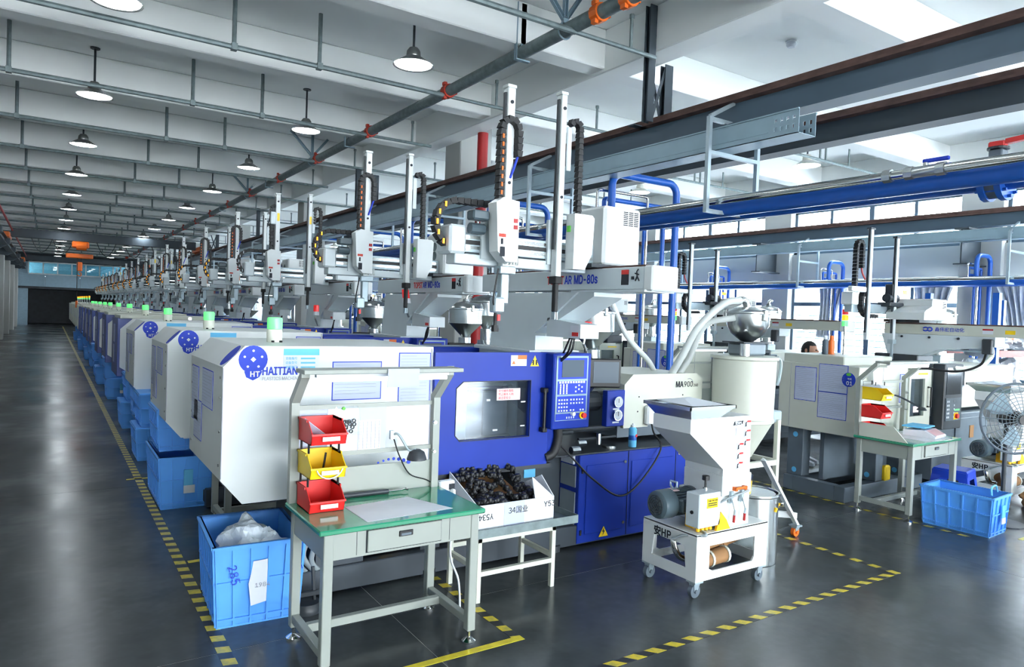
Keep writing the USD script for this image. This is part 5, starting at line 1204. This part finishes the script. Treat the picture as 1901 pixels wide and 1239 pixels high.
part(t, 'bowl', MB().lathe([(.001, .12), (.06, .13), (.15, .2), (.19, .28), (.19, .38), (.205, .385), (.205, .4), (.19, .41), (.12, .44), (.001, .45)], n=26), 'steel', smooth=35)
part(t, 'motor_housing', MB().box(-.16, .16, -.1, .1, 0, .12, .02), 'grey_paint2'); part(t, 'mount_plate', MB().box(-.2, .2, -.12, .12, .115, .125), 'dark_metal')
part(t, 'filter_cup', MB().cyl((-.18, -.12, 0), (-.18, -.12, .11), .045, n=12), 'chrome', smooth=40)
q = MB()
for a in (-.4, -1.7, 2.4): q.box(.2 * math.cos(a) - .02, .2 * math.cos(a) + .02, .2 * math.sin(a) - .02, .2 * math.sin(a) + .02, .32, .42, .006)
part(t, 'clip', q, 'chrome')
part(t, 'elbow', MB().tube(arc((-.1, 0, .43), .08, 0, 110, 8), .035, 10), 'chrome', smooth=60)
solo('suction_hose', 'pale thick hose looping down from the dryer hopper', 'hose', MB().tube(smoothpath([(5.28, 4.2, 2.06), (5.1, 4.24, 2.02), (4.9, 4.35, 1.8), (4.83, 4.45, 1.55), (4.80, 4.6, 1.3), (4.78, 4.75, 1.1)]), .034, 10), 'hose', smooth=60)
solo('suction_hose', 'second pale hose hanging beside the dryer', 'hose', MB().tube(smoothpath([(5.22, 4.2, 1.9), (5.05, 4.4, 1.82), (5.02, 4.55, 1.5), (4.98, 4.7, 1.25), (4.9, 4.8, .9)]), .03, 10), 'hose', smooth=60)
solo('suction_hose', 'pale hose running from the near stainless loader down behind the white cover', 'hose', MB().tube(smoothpath([(4.24, 4.93, 2.05), (4.36, 4.92, 2.0), (4.52, 4.88, 1.7), (4.8, 4.85, 1.45), (4.95, 4.9, 1.3)]), .026, 10), 'hose', smooth=60)
# ------------------------------------------------ second machine row (cream machines), local origin at the cover's near left floor corner
def machine2(label, loc, num):
    t = thing('injection_molding_machine', label, 'injection molding machine', loc)
    cv = part(t, 'clamp_cover', MB().box(0, .96, 0, .95, .70, 1.44, .008).box(.04, 1.0, .2, .93, 1.43, 1.535, .01), 'cream_paint', 'cream clamp end cover')
    part(cv, 'cover_seam', MB().box(-.002, 0, .80, .803, .72, 1.42).box(.45, .453, -.002, 0, .72, 1.43), 'ink_grey')
    framed(t, (.25, .36), '-x', (0, .74, 1.03)); framed(t, (.32, .29), '-x', (0, .45, 1.15)); framed(t, (.32, .27), '-x', (0, .45, .87)); framed(t, (.12, .30), '-y', (.80, 0, 1.05))
    q = MB(); disc(q, (-.002, .115, 1.30), .075, '-x'); e = part(t, 'number_badge', q, 'ink_blue', 'round blue number badge')
    q = MB(); put(q, text(num, .038, True), (-.005, .145, 1.245), '-x'); put(q, text('号机', .018, cjk=True), (-.005, .13, 1.30), '-x'); part(e, 'badge_lettering', q, 'paper')
    q = MB(); disc(q, (-.004, .115, 1.355), .03, '-x', n=6, sz=.6); part(e, 'badge_emblem', q, 'green')
    d = part(t, 'guard_door', MB().prism(Polygon([(.96, .70), (1.44, .70), (1.44, 1.40), (.96, 1.40)], [[(1.0, .88), (1.3, .88), (1.3, 1.30), (1.0, 1.30)]]), 'y', -.02, .02), 'cream_paint', 'cream guard door')
    part(d, 'window_pane', MB().box(.99, 1.31, 0, .004, .87, 1.31), 'smoked')
    part(d, 'door_handle', MB().tube([(1.37, -.02, .98), (1.37, -.06, .98), (1.37, -.06, 1.2), (1.37, -.02, 1.2)], .011, 8), 'black'); part(d, 'window_note', MB().box(1.1, 1.22, -.004, -.001, .92, .99), 'pink_decal')
    part(d, 'top_label', MB().box(1.15, 1.35, -.023, -.02, 1.345, 1.365), 'yellow')
    part(t, 'rear_cover', MB().box(.96, 1.9, .85, .93, .70, 1.46).box(.96, 2.3, .02, .93, .62, .70), 'cream_paint')
    q = MB()
    for x in (1.05, 1.4): q.box(x, x + .12, .2, .8, .72, 1.3)
    part(t, 'platen', q, 'zinc')
    c = part(t, 'control_panel', MB().box(1.5, 1.93, -.14, .0, .72, 1.47, .01), 'dark_metal', 'dark operator control panel')
    part(c, 'screen', MB().box(1.54, 1.88, -.144, -.14, 1.12, 1.43), 'screen_dark'); part(c, 'key_field', MB().box(1.54, 1.89, -.146, -.14, .82, 1.08), 'grey_paint')
    q = MB()
    for i in range(3):
        for j in range(5): q.box(1.56 + .035 * i + (.09 if i == 2 else 0), 1.582 + .035 * i + (.09 if i == 2 else 0), -.149, -.146, .85 + .045 * j, .872 + .045 * j)
    part(c, 'key', q, 'paper'); part(c, 'green_key', MB().box(1.74, 1.86, -.149, -.146, .93, .95), 'beacon_green')
    part(c, 'stop_button', MB().cyl((1.78, -.146, .87), (1.78, -.175, .87), .028, n=12), 'red'); part(c, 'stop_plate', MB().box(1.73, 1.83, -.149, -.146, .83, .91), 'yellow')
    p = part(t, 'touch_screen', MB().box(2.02, 2.25, -.02, .03, 1.18, 1.4, .01), 'grey_paint2'); part(p, 'display', MB().box(2.04, 2.23, -.023, -.02, 1.2, 1.38), 'screen_dark')
    part(t, 'injection_cover', MB().box(2.15, 3.9, .1, .9, .9, 1.42, .01), 'cream_paint')
    part(t, 'base_cabinet', MB().box(1.6, 3.9, .0, .95, .1, .86, .008), 'grey_paint', 'grey base cabinet'); part(t, 'cabinet_door', MB().box(2.1, 2.9, -.012, .0, .18, .8, .004), 'grey_paint'); part(t, 'cabinet_switch', MB().box(2.45, 2.55, -.02, -.01, .55, .7), 'wall_brown')
    part(t, 'base_frame', MB().box(.0, 1.6, .1, .22, .0, .16, .005).box(.0, 1.6, .72, .84, .0, .16, .005).box(.0, .1, .22, .72, .0, .16), 'grey_paint')
    for (x, y) in ((.08, .66), (.62, .12), (1.2, .12)):
        u = part(t, 'base_post', MB().box(x, x + .14, y, y + .2, .16, .70, .006), 'grey_paint'); q = MB(); disc(q, (x - .001, y + .1, .62), .03, '-x', n=16); disc(q, (x - .001, y + .1, .22), .03, '-x', n=16); part(u, 'blue_dot', q, 'sky_blue')
    part(t, 'base_wall', MB().box(.15, 1.5, .45, .5, .16, .70), 'grey_paint')
    part(t, 'forklift_block', MB().box(.75, .86, .08, .14, .16, .33, .015), 'yellow', 'yellow transport block')
    s_ = part(t, 'signal_tower', MB().cyl((.60, .55, 1.53), (.60, .55, 1.86), .012, n=8), 'steel', 'pole with red, amber and green signal lamp')
    for i, m in enumerate(('beacon_green', 'amber', 'beacon_red')): part(s_, ('green_lens', 'amber_lens', 'red_lens')[i], MB().cyl((.6, .55, 1.86 + .066 * i), (.6, .55, 1.924 + .066 * i), .034, n=12), m)
    return t
def robot2(label, loc):
    t = thing('takeout_robot', label, 'robot', loc)
    wp = 'cool_white'
    b = part(t, 'traverse_beam', MB().box(1.2, 1.42, -1.6, .42, 1.80, 1.915, .004), 'cream_paint')
    part(b, 'guide_rail', MB().box(1.21, 1.24, -1.55, .42, 1.916, 1.93).box(1.38, 1.41, -1.55, .42, 1.916, 1.93), 'rail_rust', 'rust-stained guide rail')
    part(b, 'end_cap', MB().box(1.19, 1.43, -1.66, -1.6, 1.79, 1.925, .008), 'white_paint')
    q = MB()
    for dy in (0, .045): q.tube([(1.198, -.045 - dy + .026 * math.cos(a), 1.862 + .02 * math.sin(a)) for a in np.linspace(.4, 5.9, 14)], .007, 5)
    part(b, 'brand_mark', q, 'ink_blue'); q = MB(); put(q, text('鑫伟宏自动化', .036, cjk=True), (1.199, -.14, 1.845), '-x'); part(b, 'lettering', q, 'ink_blue')
    p = part(b, 'warning_label', MB().box(1.198, 1.2, -.72, -.62, 1.83, 1.885), 'paper'); part(p, 'label_header', MB().box(1.1965, 1.198, -.72, -.62, 1.868, 1.885), 'red_dark')
    part(b, 'yellow_label', MB().box(1.198, 1.2, -.92, -.83, 1.835, 1.875), 'yellow')
    part(t, 'pedestal', MB().prism([(.36, 1.56), (.44, 1.80), (-.75, 1.80), (-.75, 1.70), (-.2, 1.64), (.0, 1.56)], 'x', 1.18, 1.4), wp)
    part(t, 'mount', MB().box(1.15, 1.5, .0, .5, 1.42, 1.565, .01), 'dark_metal')
    part(t, 'valve_block', MB().box(1.14, 1.2, -.74, -.64, 1.62, 1.78, .01), 'dark_metal')
    part(t, 'bolt', MB().cyl((1.18, .2, 1.77), (1.165, .2, 1.77), .012).cyl((1.18, -.1, 1.77), (1.165, -.1, 1.77), .012).cyl((1.18, -.4, 1.77), (1.165, -.4, 1.77), .012), 'ink')
    ya = .28
    part(t, 'controller_box', MB().box(1.18, 1.5, ya - .4, ya + .02, 1.96, 2.2, .01).prism([(1.0, 1.96), (1.18, 1.96), (1.18, 2.12), (1.04, 2.07), (1.0, 2.04)], 'y', ya - .4, ya + .02), 'white_paint')
    part(t, 'carriage', MB().box(1.1, 1.48, ya - .3, ya + .1, 1.93, 1.96), 'dark_metal')
    q = MB()
    for i in range(5): q.box(1.40, 1.47, ya - .402, ya - .4, 2.1 + .015 * i, 2.107 + .015 * i)
    part(t, 'vent_slots', q, 'ink')
    part(t, 'servo_motor', MB().cyl((.95, ya, 2.2), (1.15, ya, 2.2), .05, n=12).box(1.0, 1.1, ya - .05, ya + .05, 2.22, 2.36, .01).box(.9, 1.25, ya - .08, ya + .08, 2.1, 2.15, .01), 'dark_metal', 'dark servo motors')
    part(t, 'tag', MB().box(1.12, 1.2, ya - .1, ya - .095, 2.25, 2.29), 'amber')
    part(t, 'cross_arm', MB().box(.32, 1.2, ya + .03, ya + .12, 2.02, 2.12, .004), 'zinc')
    part(t, 'end_plate', MB().box(.28, .4, ya - .0, ya + .14, 2.1, 2.24, .01).box(.2, .6, ya - .04, ya + .02, 2.24, 2.30, .01), 'white_paint')
    pts = [(.55, ya, 2.29)] + arc((.58, ya, 2.13), .15, 100, 265, 11) + [(.75, ya, 1.985)]
    chain(resample(pts, .045), .06, 'cable_chain', t)
    for x, zt in ((.50, 2.93), (1.04, 2.88)):
        a = part(t, 'arm_post', MB().box(x - .02, x + .03, ya - .06, ya - .02, 1.72, zt, .003), wp)
        part(a, 'rack', MB().box(x - .032, x - .02, ya - .05, ya - .03, 1.8, zt), 'dark_metal'); part(a, 'toothed_belt', MB().box(x + .03, x + .04, ya - .05, ya - .03, 1.9, zt - .02), 'black'); part(a, 'top_plate', MB().box(x - .04, x + .05, ya - .065, ya - .015, zt, zt + .02), 'dark_metal')
    part(t, 'gripper', MB().box(1.0, 1.08, ya - .07, ya - .01, 1.68, 1.73).box(1.03, 1.06, ya - .05, ya - .03, 1.55, 1.68).box(1.025, 1.035, ya - .05, ya - .03, 1.5, 1.55).box(1.055, 1.065, ya - .05, ya - .03, 1.5, 1.55), 'zinc')
    pts = [(.30, ya, 2.28), (.30, ya, 2.72)] + arc((.36, ya, 2.74), .055, 180, 0, 8) + [(.415, ya, 2.5)]
    chain(resample(pts, .035), .05, 'cable_chain', t)
    part(t, 'red_hose', MB().tube(smoothpath([(.415, ya, 2.52), (.44, ya, 2.45), (.47, ya - .02, 2.38)]), .01, 6), 'red_dark')
    return t
Y2 = [4.03 + 2.62 * k for k in range(8)]
WORDS = ['nearest', 'second', 'third', 'fourth', 'fifth', 'sixth', 'seventh', 'eighth']
for k, y in enumerate(Y2):
    if k < 2:
        mm = machine2('%s cream moulding machine of the right-hand row, badge %s' % (WORDS[k], '0%d' % (k + 1)), (7.0, y, 0), '0%d' % (k + 1))
    else: dup(mm, '%s cream moulding machine of the right-hand row, counted from the nearest' % WORDS[k], (7.0, y, 0))
rr = robot2('nearest take-out robot of the right-hand row with blue Chinese lettering', (7.0, Y2[0], 0))
for k in range(1, 8): dup(rr, '%s take-out robot of the right-hand row, counted from the nearest' % WORDS[k], (7.0, Y2[k] - (.05 if k == 1 else 0), 0))
for k in range(0, 6):
    dup(h0, '%s stainless hopper loader of the right-hand row, counted from the nearest' % WORDS[k], (9.75, Y2[k] + .55, 1.72))
for k in range(1, 6): dup(w0, '%s green-topped workbench of the right-hand row, counted from the nearest' % WORDS[k], (6.85, Y2[k] - .65, 0))
# nearest bench of the right-hand row
w = bench('green-topped workbench of the right-hand row, with a scale on it', (6.85, 3.38, 0), False)
sidep = part(w, 'side_panel', MB().prism([(.06, .762), (.54, .762), (.54, .90), (.2, .90)], 'x', .0, .012), 'cream_paint')
def flat_bin(m, label, loc): parts_bin(m, label, loc, m == 'yellow')
flat_bin('red', 'lower red parts bin on the right-hand bench', (6.90, 3.72, .95)); flat_bin('yellow', 'upper yellow parts bin on the right-hand bench', (6.90, 3.72, 1.13))
flat_bin('red', 'bottom red parts bin on the right-hand bench, under the others', (6.90, 3.72, .765))
solo('paper_sheet', 'white papers lying on the yellow bin of the right-hand bench', 'paper', MB().hull([(6.84, 3.7, 1.262), (7.08, 3.68, 1.262), (6.86, 3.95, 1.262), (7.1, 3.95, 1.262), (6.95, 3.8, 1.29)]), 'paper')
solo('paper_sheet', 'white paper covering the right-hand green tabletop', 'paper', MB().box(7.15, 7.65, 3.42, 3.9, .7625, .764), 'paper')
solo('hanging_note', 'crumpled white note clipped above the right-hand bench bins', 'paper', MB().hull([(7.12, 3.955, 1.40), (7.27, 3.955, 1.40), (7.13, 3.94, 1.12), (7.3, 3.93, 1.12), (7.2, 3.925, 1.22)]), 'paper')
t = thing('weighing_scale', 'white counting scale with blue pan on the right-hand bench', 'scale', (7.40, 3.45, .765), 8)
part(t, 'body', MB().prism([(0, 0), (.3, 0), (.3, .06), (.1, .07), (.0, .02)], 'x', 0, .32), 'paper'); part(t, 'pan', MB().box(.01, .31, .1, .32, .085, .1, .006), 'sky_blue', 'blue pan'); part(t, 'pan_support', MB().box(.12, .2, .17, .25, .06, .085), 'grey_paint')
part(t, 'display', MB().hull([(.03, .005, .03), (.29, .005, .03), (.03, .09, .071), (.29, .09, .071)]).box(.03, .29, .0, .002, .02, .03), 'pink_decal', 'printed display panel')
solo('desk_lamp', 'slim desk lamp arm over the right-hand scale', 'lamp', MB().tube(smoothpath([(7.3, 3.93, 1.16), (7.42, 3.85, 1.15), (7.56, 3.7, 1.05)]), .01, 6).lathe([(.001, .03), (.03, .025), (.05, 0), (.04, -.005)], (7.58, 3.68, 1.02), 12), 'dark_metal', smooth=50)
for i, (x, m) in enumerate(((7.30, 'paper'), (7.42, 'orange'))):
    t = thing('spray_can', ('white', 'orange')[i] + ' spray can on top of the nearest right-hand machine', 'spray can', (x, 4.62, 1.537))
    part(t, 'body', MB().lathe([(.001, 0), (.033, 0), (.033, .15), (.02, .168)], n=14), m if i else 'screen', smooth=40); part(t, 'cap', MB().lathe([(.022, .168), (.02, .21), (.001, .212)], n=12), m, smooth=40)
t = thing('spray_can', 'yellow spray can on the grey cabinet beside the right-hand control panel', 'spray can', (9.1, 4.08, .862))
part(t, 'body', MB().lathe([(.001, 0), (.033, 0), (.033, .16), (.02, .18)], n=14), 'yellow', smooth=40); part(t, 'cap', MB().lathe([(.022, .18), (.02, .22), (.001, .222)], n=12), 'black', smooth=40)
# stool, crate, fan
t = thing('plastic_stool', 'dark blue plastic stool under the right-hand bench', 'stool', (8.05, 3.55, 0), 10)
part(t, 'seat', MB().hull([(x * k, y * k, z) for x in (-.15, .15) for y in (-.15, .15) for k, z in ((1, .40), (1.06, .385), (1.08, .36))]), 'stool_blue')
for (x, y) in ((-1, -1), (1, -1), (1, 1), (-1, 1)):
    part(t, 'leg', MB().hull([(x * a, y * b, z) for (a, b, z) in ((.16, .16, .37), (.16, .07, .37), (.07, .16, .37), (.14, .14, .37), (.205, .205, 0), (.205, .15, 0), (.15, .205, 0), (.18, .18, 0))]), 'stool_blue')
part(t, 'apron', MB().box(-.155, .155, -.165, -.15, .30, .38).box(-.155, .155, .15, .165, .30, .38).box(-.165, -.15, -.155, .155, .30, .38).box(.15, .165, -.155, .155, .30, .38), 'stool_blue')
crate('long blue crate on the floor in front of the blue stool', (7.06, 2.78, 0), 3, .40, .60, .37, False)
solo('crate_handle', 'wire handle loop on the rim of the long blue crate', 'handle', MB().tube(smoothpath([(7.16, 2.83, .37), (7.2, 2.85, .43), (7.36, 2.88, .43), (7.4, 2.88, .37)]), .008, 6), 'sky_blue')
t = thing('industrial_fan', 'round wire guard floor fan at the right edge', 'fan', (7.68, 2.86, 1.04), -35)
q = MB()
for r in np.arange(.06, .33, .03): q.tube([(r * math.cos(a), -.09 + .1 * (r / .33) ** 2, r * math.sin(a)) for a in np.linspace(0, 2 * np.pi, 25)], .0035, 4)
for a in np.arange(0, 6.28, .2618): q.tube([(r * math.cos(a), -.09 + .1 * (r / .33) ** 2, r * math.sin(a)) for r in np.linspace(.04, .33, 5)], .0035, 4)
part(t, 'wire_guard', q, 'grey_paint2', kind='stuff'); part(t, 'guard_rim', MB().tube([(.335 * math.cos(a), .01, .335 * math.sin(a)) for a in np.linspace(0, 2 * np.pi, 33)], .012, 6), 'grey_paint')
for a in (0, 2.09, 4.19):
    part(t, 'blade', MB().hull([(r * math.cos(a + d), .02 + e + .05 * (d - .3), r * math.sin(a + d)) for r, d in ((.06, 0), (.06, .5), (.28, .0), (.28, .75), (.2, .9)) for e in (0, .004)]), 'tray_zinc')
part(t, 'motor', MB().cyl((0, .02, 0), (0, .18, 0), .075, n=16), 'black'); part(t, 'hub', MB().cyl((0, -.1, 0), (0, .03, 0), .045, n=14), 'black')
part(t, 'pole', MB().cyl((0, .14, -1.03), (0, .14, 0), .02, n=10), 'dark_metal'); part(t, 'base', MB().lathe([(.001, -1.02), (.2, -1.03), (.22, -1.05), (.001, -1.05)], (0, .14, 0), 18), 'dark_metal')
# right edge clutter
t = thing('storage_rack', 'blue and orange pallet rack with bags at the right edge', 'rack', (10.95, 4.35, 0))
for (x, y) in ((-.05, 0), (2.4, 0), (-.05, .9), (2.4, .9)): part(t, 'upright', MB().box(x, x + .09, y, y + .08, 0, 2.4), 'pipe_blue', 'blue upright')
for z in (.58, 1.56):
    for y in (0, .86): part(t, 'beam', MB().box(.04, 2.4, y, y + .05, z - .05, z + .04), 'coupling_red', 'orange beam')
    part(t, 'deck', MB().box(.04, 2.4, .05, .86, z, z + .02), 'zinc')
k = 0
for (x, y, z, r, m, lb) in ((11.45, 4.75, 1.72, (.34, .3, .18), 'foil_bag', 'silver bag with orange print on the top rack shelf'), (12.1, 4.75, 1.72, (.35, .3, .18), 'foil_bag', 'second silver bag on the top rack shelf'), (11.35, 4.75, .98, (.3, .3, .45), 'plastic_bag', 'white sack on the lower rack shelf'), (12.0, 4.75, .98, (.33, .3, .45), 'foil_bag', 'silver grey sack on the lower rack shelf')):
    k += 1; solo('material_bag', lb, 'bag', crumple((0, 0, 0), r, 20 + k), m, loc=(x, y, z))
solo('bag_print', 'orange print patch on the silver top shelf bag', 'print', MB().box(11.62, 11.85, 4.505, 4.51, 1.70, 1.78), 'orange')
t = thing('trolley', 'orange trolley corner at the lower right edge', 'trolley', (6.62, 2.0, 0))
part(t, 'deck', MB().box(0, .9, -.3, .32, .14, .19, .02), 'orange'); part(t, 'handle_bar', MB().tube([(.8, -.25, .19), (.85, -.25, .9), (.85, .25, .9), (.8, .25, .19)], .016, 8), 'orange')
for (x, y) in ((.08, .25), (.82, .25), (.08, -.23), (.82, -.23)): part(t, 'wheel', MB().cyl((x, y - .02, .06), (x, y + .02, .06), .06, n=14), 'black_rubber')
solo('white_wrap', 'scrap of white plastic wrap on the orange trolley', 'plastic wrap', crumple((0, 0, 0), (.1, .1, .09), 31), 'plastic_bag', loc=(6.75, 2.2, .26))
solo('brown_sack', 'brown paper sack on the floor by the second granulator', 'sack', crumple((0, 0, 0), (.16, .15, .16), 41), 'wall_brown', loc=(8.75, 2.98, .13))
solo('air_hose', 'cream hose looping below the nearest right-hand robot beam', 'hose', MB().tube(smoothpath([(8.25, 3.55, 1.70), (8.6, 3.6, 1.74), (9.1, 3.7, 1.70), (9.25, 3.75, 1.55), (8.9, 3.8, 1.42), (8.5, 4.1, 1.46)]), .028, 10), 'cream_paint', smooth=60)
solo('robot_cable', 'black cable sagging from the nearest right-hand robot valve block', 'cable', MB().tube(smoothpath([(8.17, 3.35, 1.64), (8.2, 3.42, 1.5), (8.1, 3.6, 1.42), (7.95, 3.9, 1.44)]), .012, 8), 'black', smooth=60)
# curtains
def curtain(label, y0, y1, z1, gather, seed):
    random.seed(seed); n, mrow = 40, 12; V = []
    for i in range(mrow):
        f = i / (mrow - 1); z = 2.86 - (2.86 - z1) * f
        g = 1 - gather * math.sin(min(1, f * 1.25) * 1.9) * .8
        for j in range(n):
            u = j / (n - 1); y = (y0 + y1) / 2 + (u - .5) * (y1 - y0) * g + .25 * gather * f * (1 if seed % 2 else -1)
            V.append((14.36 + .05 * math.sin(u * 34 + seed + 1.5 * f) + .02 * math.sin(u * 80 + seed), y, z))
    F = [(i * n + j, i * n + j + 1, (i + 1) * n + j + 1) for i in range(mrow - 1) for j in range(n - 1)] + [(i * n + j, (i + 1) * n + j + 1, (i + 1) * n + j) for i in range(mrow - 1) for j in range(n - 1)]
    solo('curtain', label, 'curtain', MB().add(V, F), 'curtain', smooth=True)
curtain('bunched grey curtain at the window behind the nearest right-hand robot', 6.45, 7.25, 1.9, .35, 3)
curtain('grey curtain gathered sideways at the right edge window', 5.1, 5.9, 1.7, .6, 4)
curtain('grey curtain drawn aside left of the signal tower', 8.6, 9.3, 1.6, .55, 7)
# operator behind the nearest right-hand machine
from meshkit import noise as _n
import manifold3d as m3
def body(name, label, loc, rz, joints, bones, mname):
    pass
def limb_mesh(bones, step=.03, it=10):
    tot = None
    for (p, r, q, r2) in bones:
        a = trimesh.creation.icosphere(subdivisions=2, radius=r).vertices + np.array(p); b = trimesh.creation.icosphere(subdivisions=2, radius=r2).vertices + np.array(q)
        h = m3.Manifold.hull_points(np.vstack([a, b])); tot = h if tot is None else tot + h
    tot = tot.refine_to_length(step); mm = tot.to_mesh(); tm = trimesh.Trimesh(mm.vert_properties[:, :3], mm.tri_verts)
    trimesh.smoothing.filter_taubin(tm, iterations=it); return MB().add(tm.vertices, tm.faces)
t = thing('person', 'operator with short black hair standing behind the nearest right-hand machine', 'person', (8.5, 5.62, 0), 200)
legs = []
for sx in (-1, 1): legs += [((.09 * sx, 0, .82), .095, (.1 * sx, .01, .46), .065), ((.1 * sx, .01, .46), .06, (.1 * sx, -.02, .08), .045)]
part(t, 'body', limb_mesh([((0, 0, .86), .13, (0, 0, 1.12), .13), ((-.13, 0, 1.28), .075, (.13, 0, 1.28), .075), ((0, 0, 1.1), .125, (0, 0, 1.28), .1), ((0, .0, 1.28), .055, (0, .01, 1.44), .05),
    ((-.17, 0, 1.29), .06, (-.22, .03, 1.02), .045), ((-.22, .03, 1.02), .042, (-.16, .24, .98), .033), ((.17, 0, 1.29), .06, (.22, .03, 1.02), .045), ((.22, .03, 1.02), .042, (.16, .24, .98), .033)] + legs), 'cloth_dark', 'dark work clothes', smooth=True)
hm = trimesh.creation.icosphere(subdivisions=4); v = hm.vertices * np.array((.075, .095, .115))
v[:, 1] += np.where((np.abs(hm.vertices[:, 0]) < .25) & (hm.vertices[:, 1] > .7), .022 * np.exp(-((hm.vertices[:, 2] + .08) / .16) ** 2), 0)
v[:, 0] *= 1 - .18 * np.clip(-hm.vertices[:, 2], 0, 1)
hd = part(t, 'head', MB().add(v + np.array((0, .02, 1.52)), hm.faces), 'skin', smooth=True)
ear = MB()
for sx in (-1, 1): ear.hull([(sx * .074, .0 + .02 * math.cos(a), 1.52 + .032 * math.sin(a)) for a in np.arange(0, 6.2, .7)] + [(sx * .086, -.01 + .016 * math.cos(a), 1.52 + .026 * math.sin(a)) for a in np.arange(0, 6.2, .7)])
part(hd, 'ear', ear, 'skin'); ey = MB()
for sx in (-1, 1): ey.add(trimesh.creation.icosphere(subdivisions=2, radius=.012).vertices + np.array((sx * .03, .102, 1.53)), trimesh.creation.icosphere(subdivisions=2).faces)
part(hd, 'eye', ey, 'black'); part(hd, 'mouth', MB().box(-.025, .025, .1, .106, 1.455, 1.462), 'red_dark')
hv = hm.vertices * np.array((.083, .103, .122)); keep = ~((hm.vertices[:, 1] > .25) & (hm.vertices[:, 2] < .45)) & (hm.vertices[:, 2] > -.45)
fk = hm.faces[keep[hm.faces].all(1)]; part(hd, 'hair', MB().add(hv * (1 + .03 * _n(hm.vertices * 9)[:, None]) + np.array((0, .012, 1.525)), fk), 'hair', 'short black hair', smooth=True)
for sx in (-1, 1):
    hb = [((.16 * sx, .24, .98), .03, (.15 * sx, .31, .975), .032)]
    for i in range(4): hb.append(((.15 * sx + .016 * (i - 1.5), .32, .975), .009, (.15 * sx + .018 * (i - 1.5), .375 - .008 * abs(i - 1.5), .955), .008))
    hb.append(((.13 * sx, .29, .975), .011, (.11 * sx, .335, .965), .009))
    part(t, 'hand', limb_mesh(hb, .008, 4), 'skin', smooth=True)
    part(t, 'shoe', MB().hull([(.1 * sx + a * .045, y, z) for a in (-1, 1) for y, z in ((-.08, 0), (.17, 0), (-.08, .06), (.05, .08), (.16, .04))]), 'paper', 'white shoe')
